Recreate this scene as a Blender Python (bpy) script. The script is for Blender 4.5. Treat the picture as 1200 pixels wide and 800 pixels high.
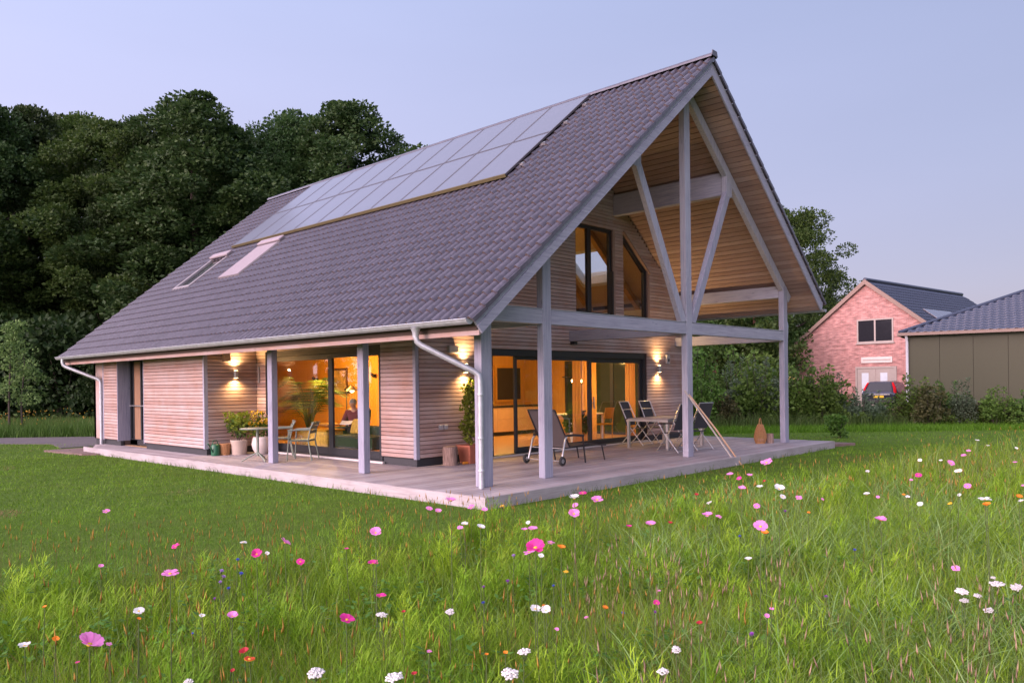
import bpy, bmesh, math, random
import numpy as np
from mathutils import Vector, Matrix

for o in list(bpy.data.objects): bpy.data.objects.remove(o, do_unlink=True)
SC = bpy.context.scene
COL = SC.collection
R = math.radians
rnd = random.Random(7)
NR = np.random.RandomState(11)
GZ = -0.18            # level of the lawn; the deck's top is z = 0

# ------------------------------------------------------------------ camera
CAM = Vector((-8.646, -8.731, 1.62)); YAW = 0.81694
FWD = Vector((math.sin(YAW), math.cos(YAW), 0)); RGT = Vector((math.cos(YAW), -math.sin(YAW), 0))
cam = bpy.data.cameras.new('camera'); cam_o = bpy.data.objects.new('camera', cam); COL.objects.link(cam_o)
cam.sensor_width = 36; cam.lens = 924.22 / 1200 * 36
cam.shift_y = 50.588 / 1200; cam.clip_end = 3000; cam.clip_start = .05
cam_o.matrix_world = Matrix.Translation(CAM) @ Matrix.Rotation(-YAW, 4, 'Z') @ Matrix.Rotation(R(90) - .002, 4, 'X') @ Matrix.Rotation(-.013, 4, 'Z')
SC.camera = cam_o

# ------------------------------------------------------------------ dusk sky, low sun
SUN_DIR = Vector((-0.94, 0.12, 0.20)).normalized()      # towards the sun
EXPOSURE = 0.5
w = bpy.data.worlds.new('World'); SC.world = w; w.use_nodes = True
nt = w.node_tree; nt.nodes.clear()
def wn(t, **k):
    n = nt.nodes.new(t)
    for a, b in k.items(): setattr(n, a, b)
    return n
out = wn('ShaderNodeOutputWorld'); bg = wn('ShaderNodeBackground'); bg2 = wn('ShaderNodeBackground'); add = wn('ShaderNodeAddShader')
sky = wn('ShaderNodeTexSky'); sky.sky_type = 'NISHITA'; sky.sun_disc = False
sky.sun_elevation = R(5); sky.sun_rotation = math.atan2(SUN_DIR.x, SUN_DIR.y)
sky.air_density = 1.0; sky.dust_density = 1.5; sky.ozone_density = 3.0
bg.inputs[1].default_value = 0.05  # strength of the physical sky
nt.links.new(sky.outputs[0], bg.inputs[0])
# pale lavender dusk veil: colour by height above the horizon, brighter towards the sunset
tc = wn('ShaderNodeTexCoord'); sep = wn('ShaderNodeSeparateXYZ'); ramp = wn('ShaderNodeValToRGB')
nt.links.new(tc.outputs['Generated'], sep.inputs[0]); nt.links.new(sep.outputs['Z'], ramp.inputs[0])
el = ramp.color_ramp.elements
el[0].position = 0.0; el[0].color = (.60, .46, .62, 1)
el[1].position = 1.0; el[1].color = (.44, .49, .72, 1)
for p, c in ((.10, (.56, .475, .66, 1)), (.25, (.50, .48, .685, 1)), (.5, (.42, .465, .71, 1))):
    e = el.new(p); e.color = c
dot = wn('ShaderNodeVectorMath', operation='DOT_PRODUCT'); dot.inputs[1].default_value = (-.88, .44, .18)
nt.links.new(tc.outputs['Generated'], dot.inputs[0])
mr = wn('ShaderNodeMapRange'); mr.inputs[1].default_value = -1; mr.inputs[2].default_value = .35; mr.inputs[3].default_value = .48; mr.inputs[4].default_value = .96
ws = wn('ShaderNodeMapRange', interpolation_type='SMOOTHSTEP'); ws.inputs[1].default_value = .15; ws.inputs[2].default_value = 1.0; ws.inputs[3].default_value = 0; ws.inputs[4].default_value = 1
dot2 = wn('ShaderNodeVectorMath', operation='DOT_PRODUCT'); dot2.inputs[1].default_value = (-.95, .14, .24); nt.links.new(tc.outputs['Generated'], dot2.inputs[0])
nt.links.new(dot.outputs['Value'], mr.inputs[0]); nt.links.new(dot2.outputs['Value'], ws.inputs[0])
west = wn('ShaderNodeMix', data_type='RGBA'); west.inputs[7].default_value = (3.55, 2.9, 3.35, 1)
nt.links.new(ws.outputs[0], west.inputs[0]); nt.links.new(ramp.outputs[0], west.inputs[6])
nz = wn('ShaderNodeTexNoise'); nz.inputs['Scale'].default_value = 2.2; nz.inputs['Detail'].default_value = 4
mpz = wn('ShaderNodeMapping'); mpz.inputs['Scale'].default_value = (1, 1, 5)
nt.links.new(tc.outputs['Generated'], mpz.inputs[0]); nt.links.new(mpz.outputs[0], nz.inputs['Vector'])
mz = wn('ShaderNodeMapRange'); mz.inputs[1].default_value = .3; mz.inputs[2].default_value = .7; mz.inputs[3].default_value = .98; mz.inputs[4].default_value = 1.02
nt.links.new(nz.outputs['Fac'], mz.inputs[0])
mul = wn('ShaderNodeMath', operation='MULTIPLY'); nt.links.new(mr.outputs[0], mul.inputs[0]); nt.links.new(mz.outputs[0], mul.inputs[1])
nt.links.new(west.outputs[2], bg2.inputs[0]); nt.links.new(mul.outputs[0], bg2.inputs[1])
nt.links.new(bg.outputs[0], add.inputs[0]); nt.links.new(bg2.outputs[0], add.inputs[1]); nt.links.new(add.outputs[0], out.inputs[0])

sl = bpy.data.lights.new('sun', 'SUN'); sl.energy = 2.0; sl.angle = R(24); sl.color = (1, .64, .66)
so = bpy.data.objects.new('sun', sl); COL.objects.link(so)
so.rotation_euler = SUN_DIR.to_track_quat('Z', 'Y').to_euler()

SC.view_settings.view_transform = 'Standard'; SC.view_settings.look = 'None'
SC.view_settings.exposure = EXPOSURE; SC.view_settings.gamma = 1; SC.view_settings.use_curve_mapping = False
cy = SC.cycles
cy.use_denoising = True; cy.max_bounces = 7; cy.diffuse_bounces = 3; cy.glossy_bounces = 4; cy.transmission_bounces = 6
cy.transparent_max_bounces = 16; cy.caustics_reflective = False; cy.caustics_refractive = False; cy.sample_clamp_indirect = 6

# ------------------------------------------------------------------ helpers
class MB:
    """Collects polygons and links them as one mesh object."""
    def __init__(s): s.v = []; s.f = []; s.m = []; s.cm = 0; s.sm = []
    def add(s, vs, fs, smooth=False):
        b = len(s.v); s.v.extend([tuple(p) for p in vs])
        for f in fs: s.f.append([b + i for i in f]); s.m.append(s.cm); s.sm.append(smooth)
        return s
    def box(s, x0, x1, y0, y1, z0, z1):
        v = [(x0,y0,z0),(x1,y0,z0),(x1,y1,z0),(x0,y1,z0),(x0,y0,z1),(x1,y0,z1),(x1,y1,z1),(x0,y1,z1)]
        return s.add(v, [(0,3,2,1),(4,5,6,7),(0,1,5,4),(1,2,6,5),(2,3,7,6),(3,0,4,7)])
    def hexa(s, p):
        return s.add(p, [(0,3,2,1),(4,5,6,7),(0,1,5,4),(1,2,6,5),(2,3,7,6),(3,0,4,7)])
    def beam(s, a, b, wx, wz, up=(0,0,1)):
        a = Vector(a); b = Vector(b); d = (b - a).normalized(); u = Vector(up)
        r = d.cross(u).normalized() * wx / 2; u = r.cross(d).normalized() * wz / 2
        return s.hexa([a-r-u, a+r-u, b+r-u, b-r-u, a-r+u, a+r+u, b+r+u, b-r+u])
    def prism(s, poly, ax, t0, t1):
        n = len(poly)
        def P(p, t): return {'x': (t, p[0], p[1]), 'y': (p[0], t, p[1]), 'z': (p[0], p[1], t)}[ax]
        v = [P(p, t0) for p in poly] + [P(p, t1) for p in poly]
        return s.add(v, [tuple(range(n))[::-1], tuple(range(n, 2*n))] + [(i, (i+1) % n, n + (i+1) % n, n + i) for i in range(n)])
    def tube(s, pts, r, n=8, cap=True, smooth=True):
        pts = [Vector(p) for p in pts]; rs = r if isinstance(r, (list, tuple)) else [r] * len(pts)
        rings = []; pu = None
        for i, p in enumerate(pts):
            d = (pts[min(i+1, len(pts)-1)] - pts[max(i-1, 0)]).normalized()
            u = pu - d * pu.dot(d) if pu else d.cross(Vector((0,0,1)) if abs(d.z) < .9 else Vector((1,0,0)))
            u.normalize(); pu = u; q = d.cross(u)
            rings.append([p + (u * math.cos(2*math.pi*k/n) + q * math.sin(2*math.pi*k/n)) * rs[i] for k in range(n)])
        v = [x for g in rings for x in g]; f = []
        for i in range(len(pts)-1):
            for k in range(n): f.append((i*n+k, i*n+(k+1) % n, (i+1)*n+(k+1) % n, (i+1)*n+k))
        s.add(v, f, smooth)
        if cap: s.add(rings[0], [tuple(range(n))[::-1]]); s.add(rings[-1], [tuple(range(n))])
        return s
    def lathe(s, prof, c=(0,0,0), n=16, smooth=True, cap=True):
        v = []; f = []
        for (r, z) in prof:
            for k in range(n): a = 2*math.pi*k/n; v.append((c[0]+r*math.cos(a), c[1]+r*math.sin(a), c[2]+z))
        for i in range(len(prof)-1):
            for k in range(n): f.append((i*n+k, i*n+(k+1) % n, (i+1)*n+(k+1) % n, (i+1)*n+k))
        s.add(v, f, smooth)
        if cap:
            s.add(v[:n], [tuple(range(n))[::-1]]); s.add(v[-n:], [tuple(range(n))])
        return s
    def disc(s, c, nrm, r, n=12):
        q = Vector(nrm).to_track_quat('Z', 'Y')
        return s.add([Vector(c) + q @ Vector((r*math.cos(2*math.pi*k/n), r*math.sin(2*math.pi*k/n), 0)) for k in range(n)], [tuple(range(n))])
    def ball(s, c, r, n=8, m=5, sc=(1,1,1)):
        v = []; f = []
        for i in range(m+1):
            t = math.pi*i/m
            for k in range(n):
                a = 2*math.pi*k/n; v.append((c[0]+r*sc[0]*math.sin(t)*math.cos(a), c[1]+r*sc[1]*math.sin(t)*math.sin(a), c[2]-r*sc[2]*math.cos(t)))
        for i in range(m):
            for k in range(n): f.append((i*n+k, i*n+(k+1) % n, (i+1)*n+(k+1) % n, (i+1)*n+k))
        return s.add(v, f, True)
    def mesh(s, name, mats):
        me = bpy.data.meshes.new(name); me.from_pydata(s.v, [], s.f)
        for m in (mats if isinstance(mats, (list, tuple)) else [mats]): me.materials.append(m)
        me.polygons.foreach_set('material_index', s.m); me.polygons.foreach_set('use_smooth', s.sm); me.update()
        return me
    def build(s, name, mats, parent=None, bevel=0, **k):
        return link(name, s.mesh(name, mats), parent, bevel, **k)

def link(name, me, parent=None, bevel=0, label=None, kind=None):
    o = bpy.data.objects.new(name, me); COL.objects.link(o)
    if parent: o.parent = parent
    if bevel:
        b = o.modifiers.new('edge', 'BEVEL'); b.width = bevel; b.segments = 1; b.limit_method = 'ANGLE'
    if label: o['label'] = label
    if kind: o['kind'] = kind
    return o

def thing(name, label, cat, loc=(0,0,0), rz=0, group=None):
    o = bpy.data.objects.new(name, None); COL.objects.link(o); o.empty_display_size = .1
    o.location = loc; o.rotation_euler = (0, 0, rz); o['label'] = label; o['category'] = cat
    if group: o['group'] = group
    return o
def tag(o, label, cat, group=None):
    o['label'] = label; o['category'] = cat
    if group: o['group'] = group
    return o
def structure(o, label=None):
    o['kind'] = 'structure'
    if label: o['label'] = label
    return o
def copy_thing(src, loc, rz=0, label=None, scale=None):
    r = src.copy(); COL.objects.link(r); r.location = loc; r.rotation_euler = (0, 0, rz)
    if scale: r.scale = scale if isinstance(scale, (tuple, list)) else (scale,)*3
    if label: r['label'] = label
    for ch in list(src.children):
        c = ch.copy(); COL.objects.link(c); c.parent = r
        for g in list(ch.children):
            d = g.copy(); COL.objects.link(d); d.parent = c
    return r
def np_mesh(name, V, F, mats, cols=None, loops=3, mi=None):
    """Big meshes from arrays: V (n,3), F (m,loops)."""
    me = bpy.data.meshes.new(name); V = np.asarray(V, np.float32); F = np.asarray(F, np.int32)
    me.vertices.add(len(V)); me.vertices.foreach_set('co', V.ravel())
    me.loops.add(F.size); me.loops.foreach_set('vertex_index', F.ravel())
    me.polygons.add(len(F)); me.polygons.foreach_set('loop_start', np.arange(0, F.size, loops, dtype=np.int32))
    me.polygons.foreach_set('loop_total', np.full(len(F), loops, np.int32))
    for m in (mats if isinstance(mats, (list, tuple)) else [mats]): me.materials.append(m)
    if mi is not None: me.polygons.foreach_set('material_index', np.asarray(mi, np.int32))
    me.update(calc_edges=True)
    if cols is not None:
        at = me.color_attributes.new('Col', 'FLOAT_COLOR', 'POINT')
        at.data.foreach_set('color', np.asarray(cols, np.float32).ravel())
    return me
def at_px(px, depth, z=GZ):
    """Ground point that lies 'depth' metres ahead in the direction of a photo column."""
    p = CAM + FWD * depth + RGT * ((px - 600) / 924.22 * depth); return (p.x, p.y, z)

# ------------------------------------------------------------------ materials
class NT:
    def __init__(s, name):
        s.m = bpy.data.materials.new(name); s.m.use_nodes = True; s.t = s.m.node_tree; s.b = s.t.nodes['Principled BSDF']
    def n(s, t, **k):
        x = s.t.nodes.new(t)
        for a, b in k.items():
            if a.startswith('i_'): x.inputs[a[2:]].default_value = b
            else: setattr(x, a, b)
        return x
    def l(s, a, b): s.t.links.new(a, b)
    def noise(s, vec, scale, detail=4, rough=.6):
        x = s.n('ShaderNodeTexNoise'); x.inputs['Scale'].default_value = scale; x.inputs['Detail'].default_value = detail; x.inputs['Roughness'].default_value = rough
        if vec: s.l(vec, x.inputs['Vector'])
        return x.outputs['Fac']
    def mapping(s, scale, kind='Position'):
        if kind == 'Position': v = s.n('ShaderNodeNewGeometry').outputs['Position']
        else: v = s.n('ShaderNodeTexCoord').outputs['Object']
        mp = s.n('ShaderNodeMapping'); mp.inputs['Scale'].default_value = scale; s.l(v, mp.inputs[0]); return mp.outputs[0]
    def ramp(s, fac, stops):
        r = s.n('ShaderNodeValToRGB'); e = r.color_ramp.elements
        while len(e) < len(stops): e.new(.5)
        for x, (p, c) in zip(e, stops): x.position = p; x.color = (*c, 1)
        if fac is not None: s.l(fac, r.inputs[0])
        return r.outputs[0]
    def mix(s, fac, a, b, mode='MIX'):
        x = s.n('ShaderNodeMix', data_type='RGBA', blend_type=mode)
        for v, k in ((fac, 0), (a, 6), (b, 7)):
            if isinstance(v, (int, float)): x.inputs[k].default_value = v
            elif isinstance(v, tuple): x.inputs[k].default_value = (*v, 1)
            else: s.l(v, x.inputs[k])
        return x.outputs[2]
    def hsv(s, col, h=None, sat=None, val=None):
        x = s.n('ShaderNodeHueSaturation'); s.l(col, x.inputs['Color'])
        for k, v in (('Hue', h), ('Saturation', sat), ('Value', val)):
            if v is None: continue
            if isinstance(v, (int, float)): x.inputs[k].default_value = v
            else: s.l(v, x.inputs[k])
        return x.outputs[0]
    def rng(s, v, a, b, lo=0, hi=1):
        x = s.n('ShaderNodeMapRange'); x.inputs[1].default_value = lo; x.inputs[2].default_value = hi; x.inputs[3].default_value = a; x.inputs[4].default_value = b
        s.l(v, x.inputs[0]); return x.outputs[0]
    def bump(s, h, strength=.3, dist=.01):
        x = s.n('ShaderNodeBump'); x.inputs['Strength'].default_value = strength; x.inputs['Distance'].default_value = dist
        s.l(h, x.inputs['Height']); s.l(x.outputs[0], s.b.inputs['Normal'])
    def rand(s): return s.n('ShaderNodeObjectInfo').outputs['Random']
    def island(s): return s.n('ShaderNodeNewGeometry').outputs['Random Per Island']
    def done(s, col, rough=.6, metal=0, spec=.5):
        if isinstance(col, tuple): s.b.inputs['Base Color'].default_value = (*col, 1)
        else: s.l(col, s.b.inputs['Base Color'])
        if isinstance(rough, (int, float)): s.b.inputs['Roughness'].default_value = rough
        else: s.l(rough, s.b.inputs['Roughness'])
        s.b.inputs['Metallic'].default_value = metal; s.b.inputs['Specular IOR Level'].default_value = spec
        return s.m

def wood(name, c1, c2, axis='y', var=.25, rough=.7, grey=None, knots=True, island=False):
    t = NT(name); st = {'x': (1.2, 24, 24), 'y': (24, 1.2, 24), 'z': (24, 24, 1.2)}[axis]
    v = t.mapping(st); r = t.island() if island else t.rand()
    off = t.n('ShaderNodeVectorMath', operation='ADD'); t.l(v, off.inputs[0])
    cmb = t.n('ShaderNodeCombineXYZ'); m7 = t.n('ShaderNodeMath', operation='MULTIPLY'); m7.inputs[1].default_value = 37; t.l(r, m7.inputs[0])
    for k in range(3): t.l(m7.outputs[0], cmb.inputs[k])
    t.l(cmb.outputs[0], off.inputs[1])
    g = t.noise(off.outputs[0], 1.6, 5, .65)
    col = t.ramp(g, [(.3, c1), (.7, c2)])
    wx = t.noise(t.mapping((1.1, 1.1, 1.1)), 1.1, 3)
    if grey: col = t.mix(t.rng(wx, 0, .75, .38, .66), col, grey)
    if knots:
        vo = t.n('ShaderNodeTexVoronoi'); vo.inputs['Scale'].default_value = 1
        k = {'x': (2.2, 9, 9), 'y': (9, 2.2, 9), 'z': (9, 9, 2.2)}[axis]
        t.l(t.mapping(k), vo.inputs['Vector'])
        col = t.mix(t.rng(vo.outputs['Distance'], .55, 0, .02, .14), col, tuple(x*.45 for x in c1))
    col = t.hsv(col, val=t.rng(r, 1-var, 1+var), sat=t.rng(r, 1.12, .88))
    t.bump(g, .25, .004)
    return t.done(col, rough, spec=.3)
def plain(name, c, rough=.5, metal=0, var=.06, scale=6, bump=0, spec=.5):
    t = NT(name); n = t.noise(t.mapping((1, 1, 1)), scale, 4)
    col = t.ramp(n, [(.3, tuple(x*(1-var) for x in c)), (.7, tuple(min(1, x*(1+var)) for x in c))])
    if bump: t.bump(t.noise(t.mapping((1, 1, 1)), scale*12, 3), bump, .003)
    return t.done(col, t.rng(n, max(.02, rough-.07), min(1, rough+.07)), metal, spec)
def glow(name, c, s):
    m = bpy.data.materials.new(name); m.use_nodes = True; t = m.node_tree; t.nodes.clear()
    e = t.nodes.new('ShaderNodeEmission'); o = t.nodes.new('ShaderNodeOutputMaterial'); e.inputs[0].default_value = (*c, 1); e.inputs[1].default_value = s
    t.links.new(e.outputs[0], o.inputs[0]); return m
def glass(name, tint=(.95, .97, .97), f0=.055):
    """Window glass: clear, with a mirror part that grows towards grazing angles (the same from both sides)."""
    m = bpy.data.materials.new(name); m.use_nodes = True; t = m.node_tree; t.nodes.clear()
    N = t.nodes.new; L = t.links.new; o = N('ShaderNodeOutputMaterial'); mx = N('ShaderNodeMixShader'); lw = N('ShaderNodeLayerWeight'); lw.inputs[0].default_value = .5
    pw = N('ShaderNodeMath'); pw.operation = 'POWER'; pw.inputs[1].default_value = 5; ma = N('ShaderNodeMath'); ma.operation = 'MULTIPLY_ADD'; ma.inputs[1].default_value = 1-f0; ma.inputs[2].default_value = f0
    L(lw.outputs['Facing'], pw.inputs[0]); L(pw.outputs[0], ma.inputs[0])
    tr = N('ShaderNodeBsdfTransparent'); tr.inputs[0].default_value = (*tint, 1); gl = N('ShaderNodeBsdfGlossy'); gl.inputs['Roughness'].default_value = .01
    L(ma.outputs[0], mx.inputs[0]); L(tr.outputs[0], mx.inputs[1]); L(gl.outputs[0], mx.inputs[2]); L(mx.outputs[0], o.inputs[0]); return m
def leafmat(name, c1, c2, trans=.35, rough=.55, attr=False, zvar=False):
    t = NT(name)
    if attr:
        a = t.n('ShaderNodeAttribute', attribute_name='Col'); col = a.outputs['Color']
        col = t.hsv(col, val=t.rng(t.island(), .75, 1.25))
    else:
        col = t.ramp(t.island(), [(0, c1), (1, c2)])
        col = t.hsv(col, h=t.rng(t.rand(), .485, .515), val=t.rng(t.rand(), .8, 1.2))
    t.b.inputs['Roughness'].default_value = rough; t.b.inputs['Specular IOR Level'].default_value = .25
    t.l(col, t.b.inputs['Base Color'])
    tl = t.n('ShaderNodeBsdfTranslucent'); t.l(col, tl.inputs[0])
    mx = t.n('ShaderNodeMixShader'); mx.inputs[0].default_value = trans
    o = t.t.nodes['Material Output']; t.l(t.b.outputs[0], mx.inputs[1]); t.l(tl.outputs[0], mx.inputs[2]); t.l(mx.outputs[0], o.inputs[0])
    return t.m

M = {}
larch = ((.32, .20, .165), (.46, .315, .275))
for a in 'xy': M['slat_' + a] = wood('larch_slat_' + a, larch[0], larch[1], a, .14, .72, (.42, .345, .345))
for a in 'xyz':
    M['timber_' + a] = wood('grey_timber_' + a, (.20, .20, .265), (.38, .375, .445), a, .07, .65, (.33, .335, .41))
    M['deck_' + a] = wood('deck_board_' + a, (.23, .20, .205), (.37, .33, .34), a, .16, .6, (.38, .345, .36), knots=False)
M['soffit'] = wood('spruce_soffit', (.25, .165, .14), (.35, .245, .21), 'y', .14, .65)
M['beamwood'] = wood('pine_beam', (.31, .235, .22), (.42, .33, .31), 'y', .05, .65)
M['inwood'] = wood('interior_pine', (.48, .22, .03), (.62, .32, .05), 'z', .06, .6)
M['infloor'] = wood('oak_floor', (.40, .21, .07), (.56, .32, .12), 'x', .1, .4, knots=False)
M['back'] = plain('dark_batten', (.075, .05, .042), .9)
M['plinth'] = plain('plinth_slate', (.035, .037, .042), .6)
M['frame'] = plain('anthracite_frame', (.022, .024, .028), .4)
M['trim'] = plain('corner_trim', (.26, .25, .28), .55, var=.1)
M['glass'] = glass('window_glass')
M['zinc'] = plain('zinc', (.42, .44, .47), .42, .45, .14, 9)
M['lead'] = plain('lead_flashing', (.16, .16, .18), .5, .3)
M['white'] = plain('white_plaster', (.75, .72, .68), .8)
M['black'] = plain('black_plastic', (.015, .015, .017), .45)
M['steel'] = plain('brushed_aluminium', (.55, .55, .56), .32, .85)
M['sill'] = plain('pale_sill', (.55, .52, .50), .6)
t = NT('roof_tile'); r_ = t.mix(.5, t.rand(), t.island()); n_ = t.noise(t.mapping((1, 1, 1)), 14, 4)
c_ = t.ramp(n_, [(.3, (.058, .052, .068)), (.7, (.095, .085, .108))]); c_ = t.hsv(c_, val=t.rng(r_, .78, 1.22))
t.bump(t.noise(t.mapping((1, 1, 1)), 90, 3), .15, .003); M['tile'] = t.done(c_, .27, spec=.75)
M['lip'] = plain('tile_lip', (.115, .085, .078), .7, var=.25, scale=12)
t = NT('solar_cell'); br = t.n('ShaderNodeTexBrick', offset=0.0); br.inputs['Scale'].default_value = 1
br.inputs['Brick Width'].default_value = .185; br.inputs['Row Height'].default_value = .192; br.inputs['Mortar Size'].default_value = .003
br.inputs['Color1'].default_value = (.10, .096, .118, 1); br.inputs['Color2'].default_value = (.105, .10, .124, 1); br.inputs['Mortar'].default_value = (.10, .095, .12, 1)
t.l(t.n('ShaderNodeTexCoord').outputs['Object'], br.inputs['Vector']); t.b.inputs['Coat Weight'].default_value = 1; t.b.inputs['Coat Roughness'].default_value = .24; t.b.inputs['Coat IOR'].default_value = 1.85
M['solar'] = t.done(br.outputs['Color'], .4)
WARM = (1.0, .60, .24)
M['bulb'] = glow('warm_bulb', (1, .62, .25), 40)
M['lampglow'] = glow('lamp_lens', (1, .68, .32), 25)
# ------------------------------------------------------------------ ground and road
def meadow_edge(x):
    xs = [-60, -14, -9.5, -6.7, -4, -1, 2, 6, 10, 16, 30, 60]; ys = [10, 0, -.4, -1.1, -2.0, -3.1, -3.5, -3.7, -3.6, -4.4, -8, -20]
    return np.interp(x, xs, ys)
t = NT('lawn_soil'); p1 = t.noise(t.mapping((1, 1, 1)), .35, 5); p2 = t.noise(t.mapping((1, 1, 1)), 9, 5, .7); p3 = t.noise(t.mapping((1, 1, 1)), 60, 3)
c = t.ramp(p2, [(.3, (.06, .12, .012)), (.7, (.105, .185, .022))]); c = t.mix(t.rng(p1, 0, .5, .5, .75), c, (.12, .13, .035)); c = t.mix(.35, c, t.ramp(p3, [(.3, (.02, .04, .008)), (.7, (.09, .15, .03))]))
t.bump(p3, .6, .03); M['lawn'] = t.done(c, .9, spec=.1)
def ground_grid():
    xs = np.concatenate([[-900, -300, -120, -60], np.arange(-40, 61, 4), [80, 130, 300, 900]]); ys = xs.copy()
    V = []; F = []
    for y in ys:
        for x in xs: V.append((x, y, GZ))
    n = len(xs)
    for j in range(n-1):
        for i in range(n-1): F.append((j*n+i, j*n+i+1, (j+1)*n+i+1, (j+1)*n+i))
    return V, F
b = MB(); b.add(*ground_grid()); structure(b.build('ground', M['lawn']), 'mown green lawn around the wooden house')
t = NT('asphalt'); n1 = t.noise(t.mapping((1, 1, 1)), 60, 3); n2 = t.noise(t.mapping((1, 1, 1)), .8, 4)
c = t.mix(t.rng(n2, 0, .6, .35, .7), t.ramp(n1, [(.3, (.075, .065, .07)), (.7, (.13, .11, .115))]), (.15, .125, .125)); t.bump(n1, .4, .01); M['asphalt'] = t.done(c, .8)
b = MB(); rd = [(-60, 116), (-1.7, 22.3), (-.2, 19.9), (-.6, 17.6), (6, 17.4), (14, 17.4), (14, 19.6), (6.2, 20.5), (.7, 29.3), (-56, 121)]
b.prism(rd, 'z', GZ-.05, GZ+.02); structure(b.build('road', M['asphalt']), 'grey asphalt lane behind the wooden house')
b = MB()
for k in range(4): b.box(0, 1, 0, 1, 0, 1)
# ------------------------------------------------------------------ terrace deck: planks along its two wings
dk = bpy.data.objects.new('terrace_deck', None); COL.objects.link(dk); structure(dk, 'low silver grey board deck around two sides of the wooden house')
pm = {}
def plank(x0, x1, y0, y1, z1, ax, th=.028):
    if ax not in pm:
        m_ = MB(); e = .02
        m_.box(0, 1, 0, 1, 0, 1); pm[ax] = m_.mesh('plank_' + ax, M['deck_' + ax])
    o = link('plank', pm[ax], dk); o.location = (x0, y0, z1-th); o.scale = (x1-x0, y1-y0, th); return o
DX0, DY0 = -.73, -.755
nb = 28; wb = (3.24 - DY0) / nb
for k in range(nb):                      # gable wing: boards parallel to the gable
    y0 = DY0 + k*wb; cuts = [DX0 if y0 < 3.0 else DX0, 3.1 + (k % 3)*1.3, 7.6 + (k % 4)*.9, 12.05]
    for i in range(3): plank(cuts[i]+(.003 if i else 0), cuts[i+1], y0, y0+wb-.008, rnd.uniform(-.0015, .0015), 'x')
nb2 = 14; wb2 = (1.36 - DX0) / nb2
for k in range(nb2):                     # long wing: boards parallel to the long wall
    x0 = DX0 + k*wb2; cuts = [3.243, 7.0 + (k % 3)*1.2, 12.0 + (k % 2)*1.1, 15.7 if x0 > -.3 else 14.6 + (x0+.73)*2.4]
    for i in range(3):
        if x0 > .0 and cuts[i] > 9.3: continue
        y1 = min(cuts[i+1], 9.40) if x0 > 0.0 else cuts[i+1]
        plank(x0, x0+wb2-.008, cuts[i]+.003, y1, rnd.uniform(-.0015, .0015), 'y')
b = MB(); b.box(.0, .36, 12.87, 14.63, -.05, -.004); b.build('threshold_board', M['deck_y'], dk)
b = MB(); b.box(DX0-.03, DX0-.002, DY0-.03, 15.2, GZ-.1, -.004); b.build('edge_board', M['deck_y'], dk)
b = MB(); b.box(DX0-.002, 12.05, DY0-.03, DY0-.002, GZ-.1, -.004); b.build('edge_board', M['deck_x'], dk)
b = MB(); b.box(12.052, 12.08, DY0-.03, 3.24, GZ-.1, -.004); b.build('edge_board', M['deck_y'], dk)
b = MB(); b.box(DX0+.02, 12.0, DY0+.02, 3.2, -.10, -.035); b.box(DX0+.02, 1.3, 3.2, 15.2, -.10, -.035); b.build('deck_base', M['back'], dk)
b = MB()
t = NT('paving'); n1 = t.noise(t.mapping((1, 1, 1)), 5, 4); M['paving'] = t.done(t.ramp(n1, [(.3, (.13, .085, .075)), (.7, (.2, .14, .125))]), .85)
b.prism([(12.10, 3.6), (12.10, -.5), (13.2, -.9), (13.0, 3.6)], 'z', GZ-.05, GZ+.07); structure(b.build('paving_strip', M['paving']), 'brownish paved strip at the far end of the deck')
b = MB(); b.prism([(-1.35, 16.6), (-1.1, 14.2), (-.78, 13.9), (-.78, 15.2), (0, 15.3), (0, 16.6)], 'z', GZ-.05, GZ+.05); structure(b.build('gravel_strip', M['paving']), 'small paved patch at the far left corner of the house')

# ------------------------------------------------------------------ the wooden house
H = thing('wooden_house', 'large larch clad house with steep tiled roof and open timber gable', 'house')
RX, SL = 6.2, .8226; CA = 1/math.sqrt(1+SL*SL); SA = SL*CA
def soff(x): return 8.02 - SL*abs(x-RX)          # underside of the roof
Y0, Y1 = 3.25, 16.55                             # gable wall, far gable
# slats -------------------------------------------------------------
sm = {}
for a in 'xy':
    m_ = MB(); L = .024; P = [(-L, .002), (-.004, .008), (0, 0), (0, 1), (-.004, .992), (-L, .985)]
    poly = [(-1, .10), (0, 0), (0, .93), (-1, 1)]
    v = [(0, p[0], p[1]) for p in poly] + [(1, p[0], p[1]) for p in poly]
    if a == 'y': v = [(p[1], p[0], p[2]) for p in v]
    m_.add(v, [(0,1,2,3), (7,6,5,4)] + [(i, i+4, (i+1) % 4+4, (i+1) % 4) for i in range(4)]); sm[a] = m_.mesh('slat_' + a, M['slat_' + a])
    bm_ = bmesh.new(); bm_.from_mesh(sm[a]); bmesh.ops.recalc_face_normals(bm_, faces=bm_.faces); bm_.to_mesh(sm[a]); bm_.free()
SP, SH, ST = .085, .079, .022
def slat(wall, a, u0, u1, plane, z):
    o = link('slat', sm[a], wall)
    j = rnd.uniform(0, .003)
    if a == 'x': o.location = (u0, plane-j, z); o.scale = (u1-u0, ST, SH)
    else: o.location = (plane-j, u0, z); o.scale = (ST, u1-u0, SH)
def slat_rows(wall, a, plane, z0, z1, spans):
    z = z0
    while z + SH < z1:
        for u0, u1 in (spans(z) if callable(spans) else spans):
            if u1 - u0 > .04: slat(wall, a, u0, u1, plane, z)
        z += SP
WX0, WX1 = 1.35, 11.26
DOOR = (3.48, 9.42, 2.37); WL = (6.41, 7.93, 3.30, 5.50)
def wr_top(x): return 5.50 - SL*(x-8.40)         # slanted head of the right upper window
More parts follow.
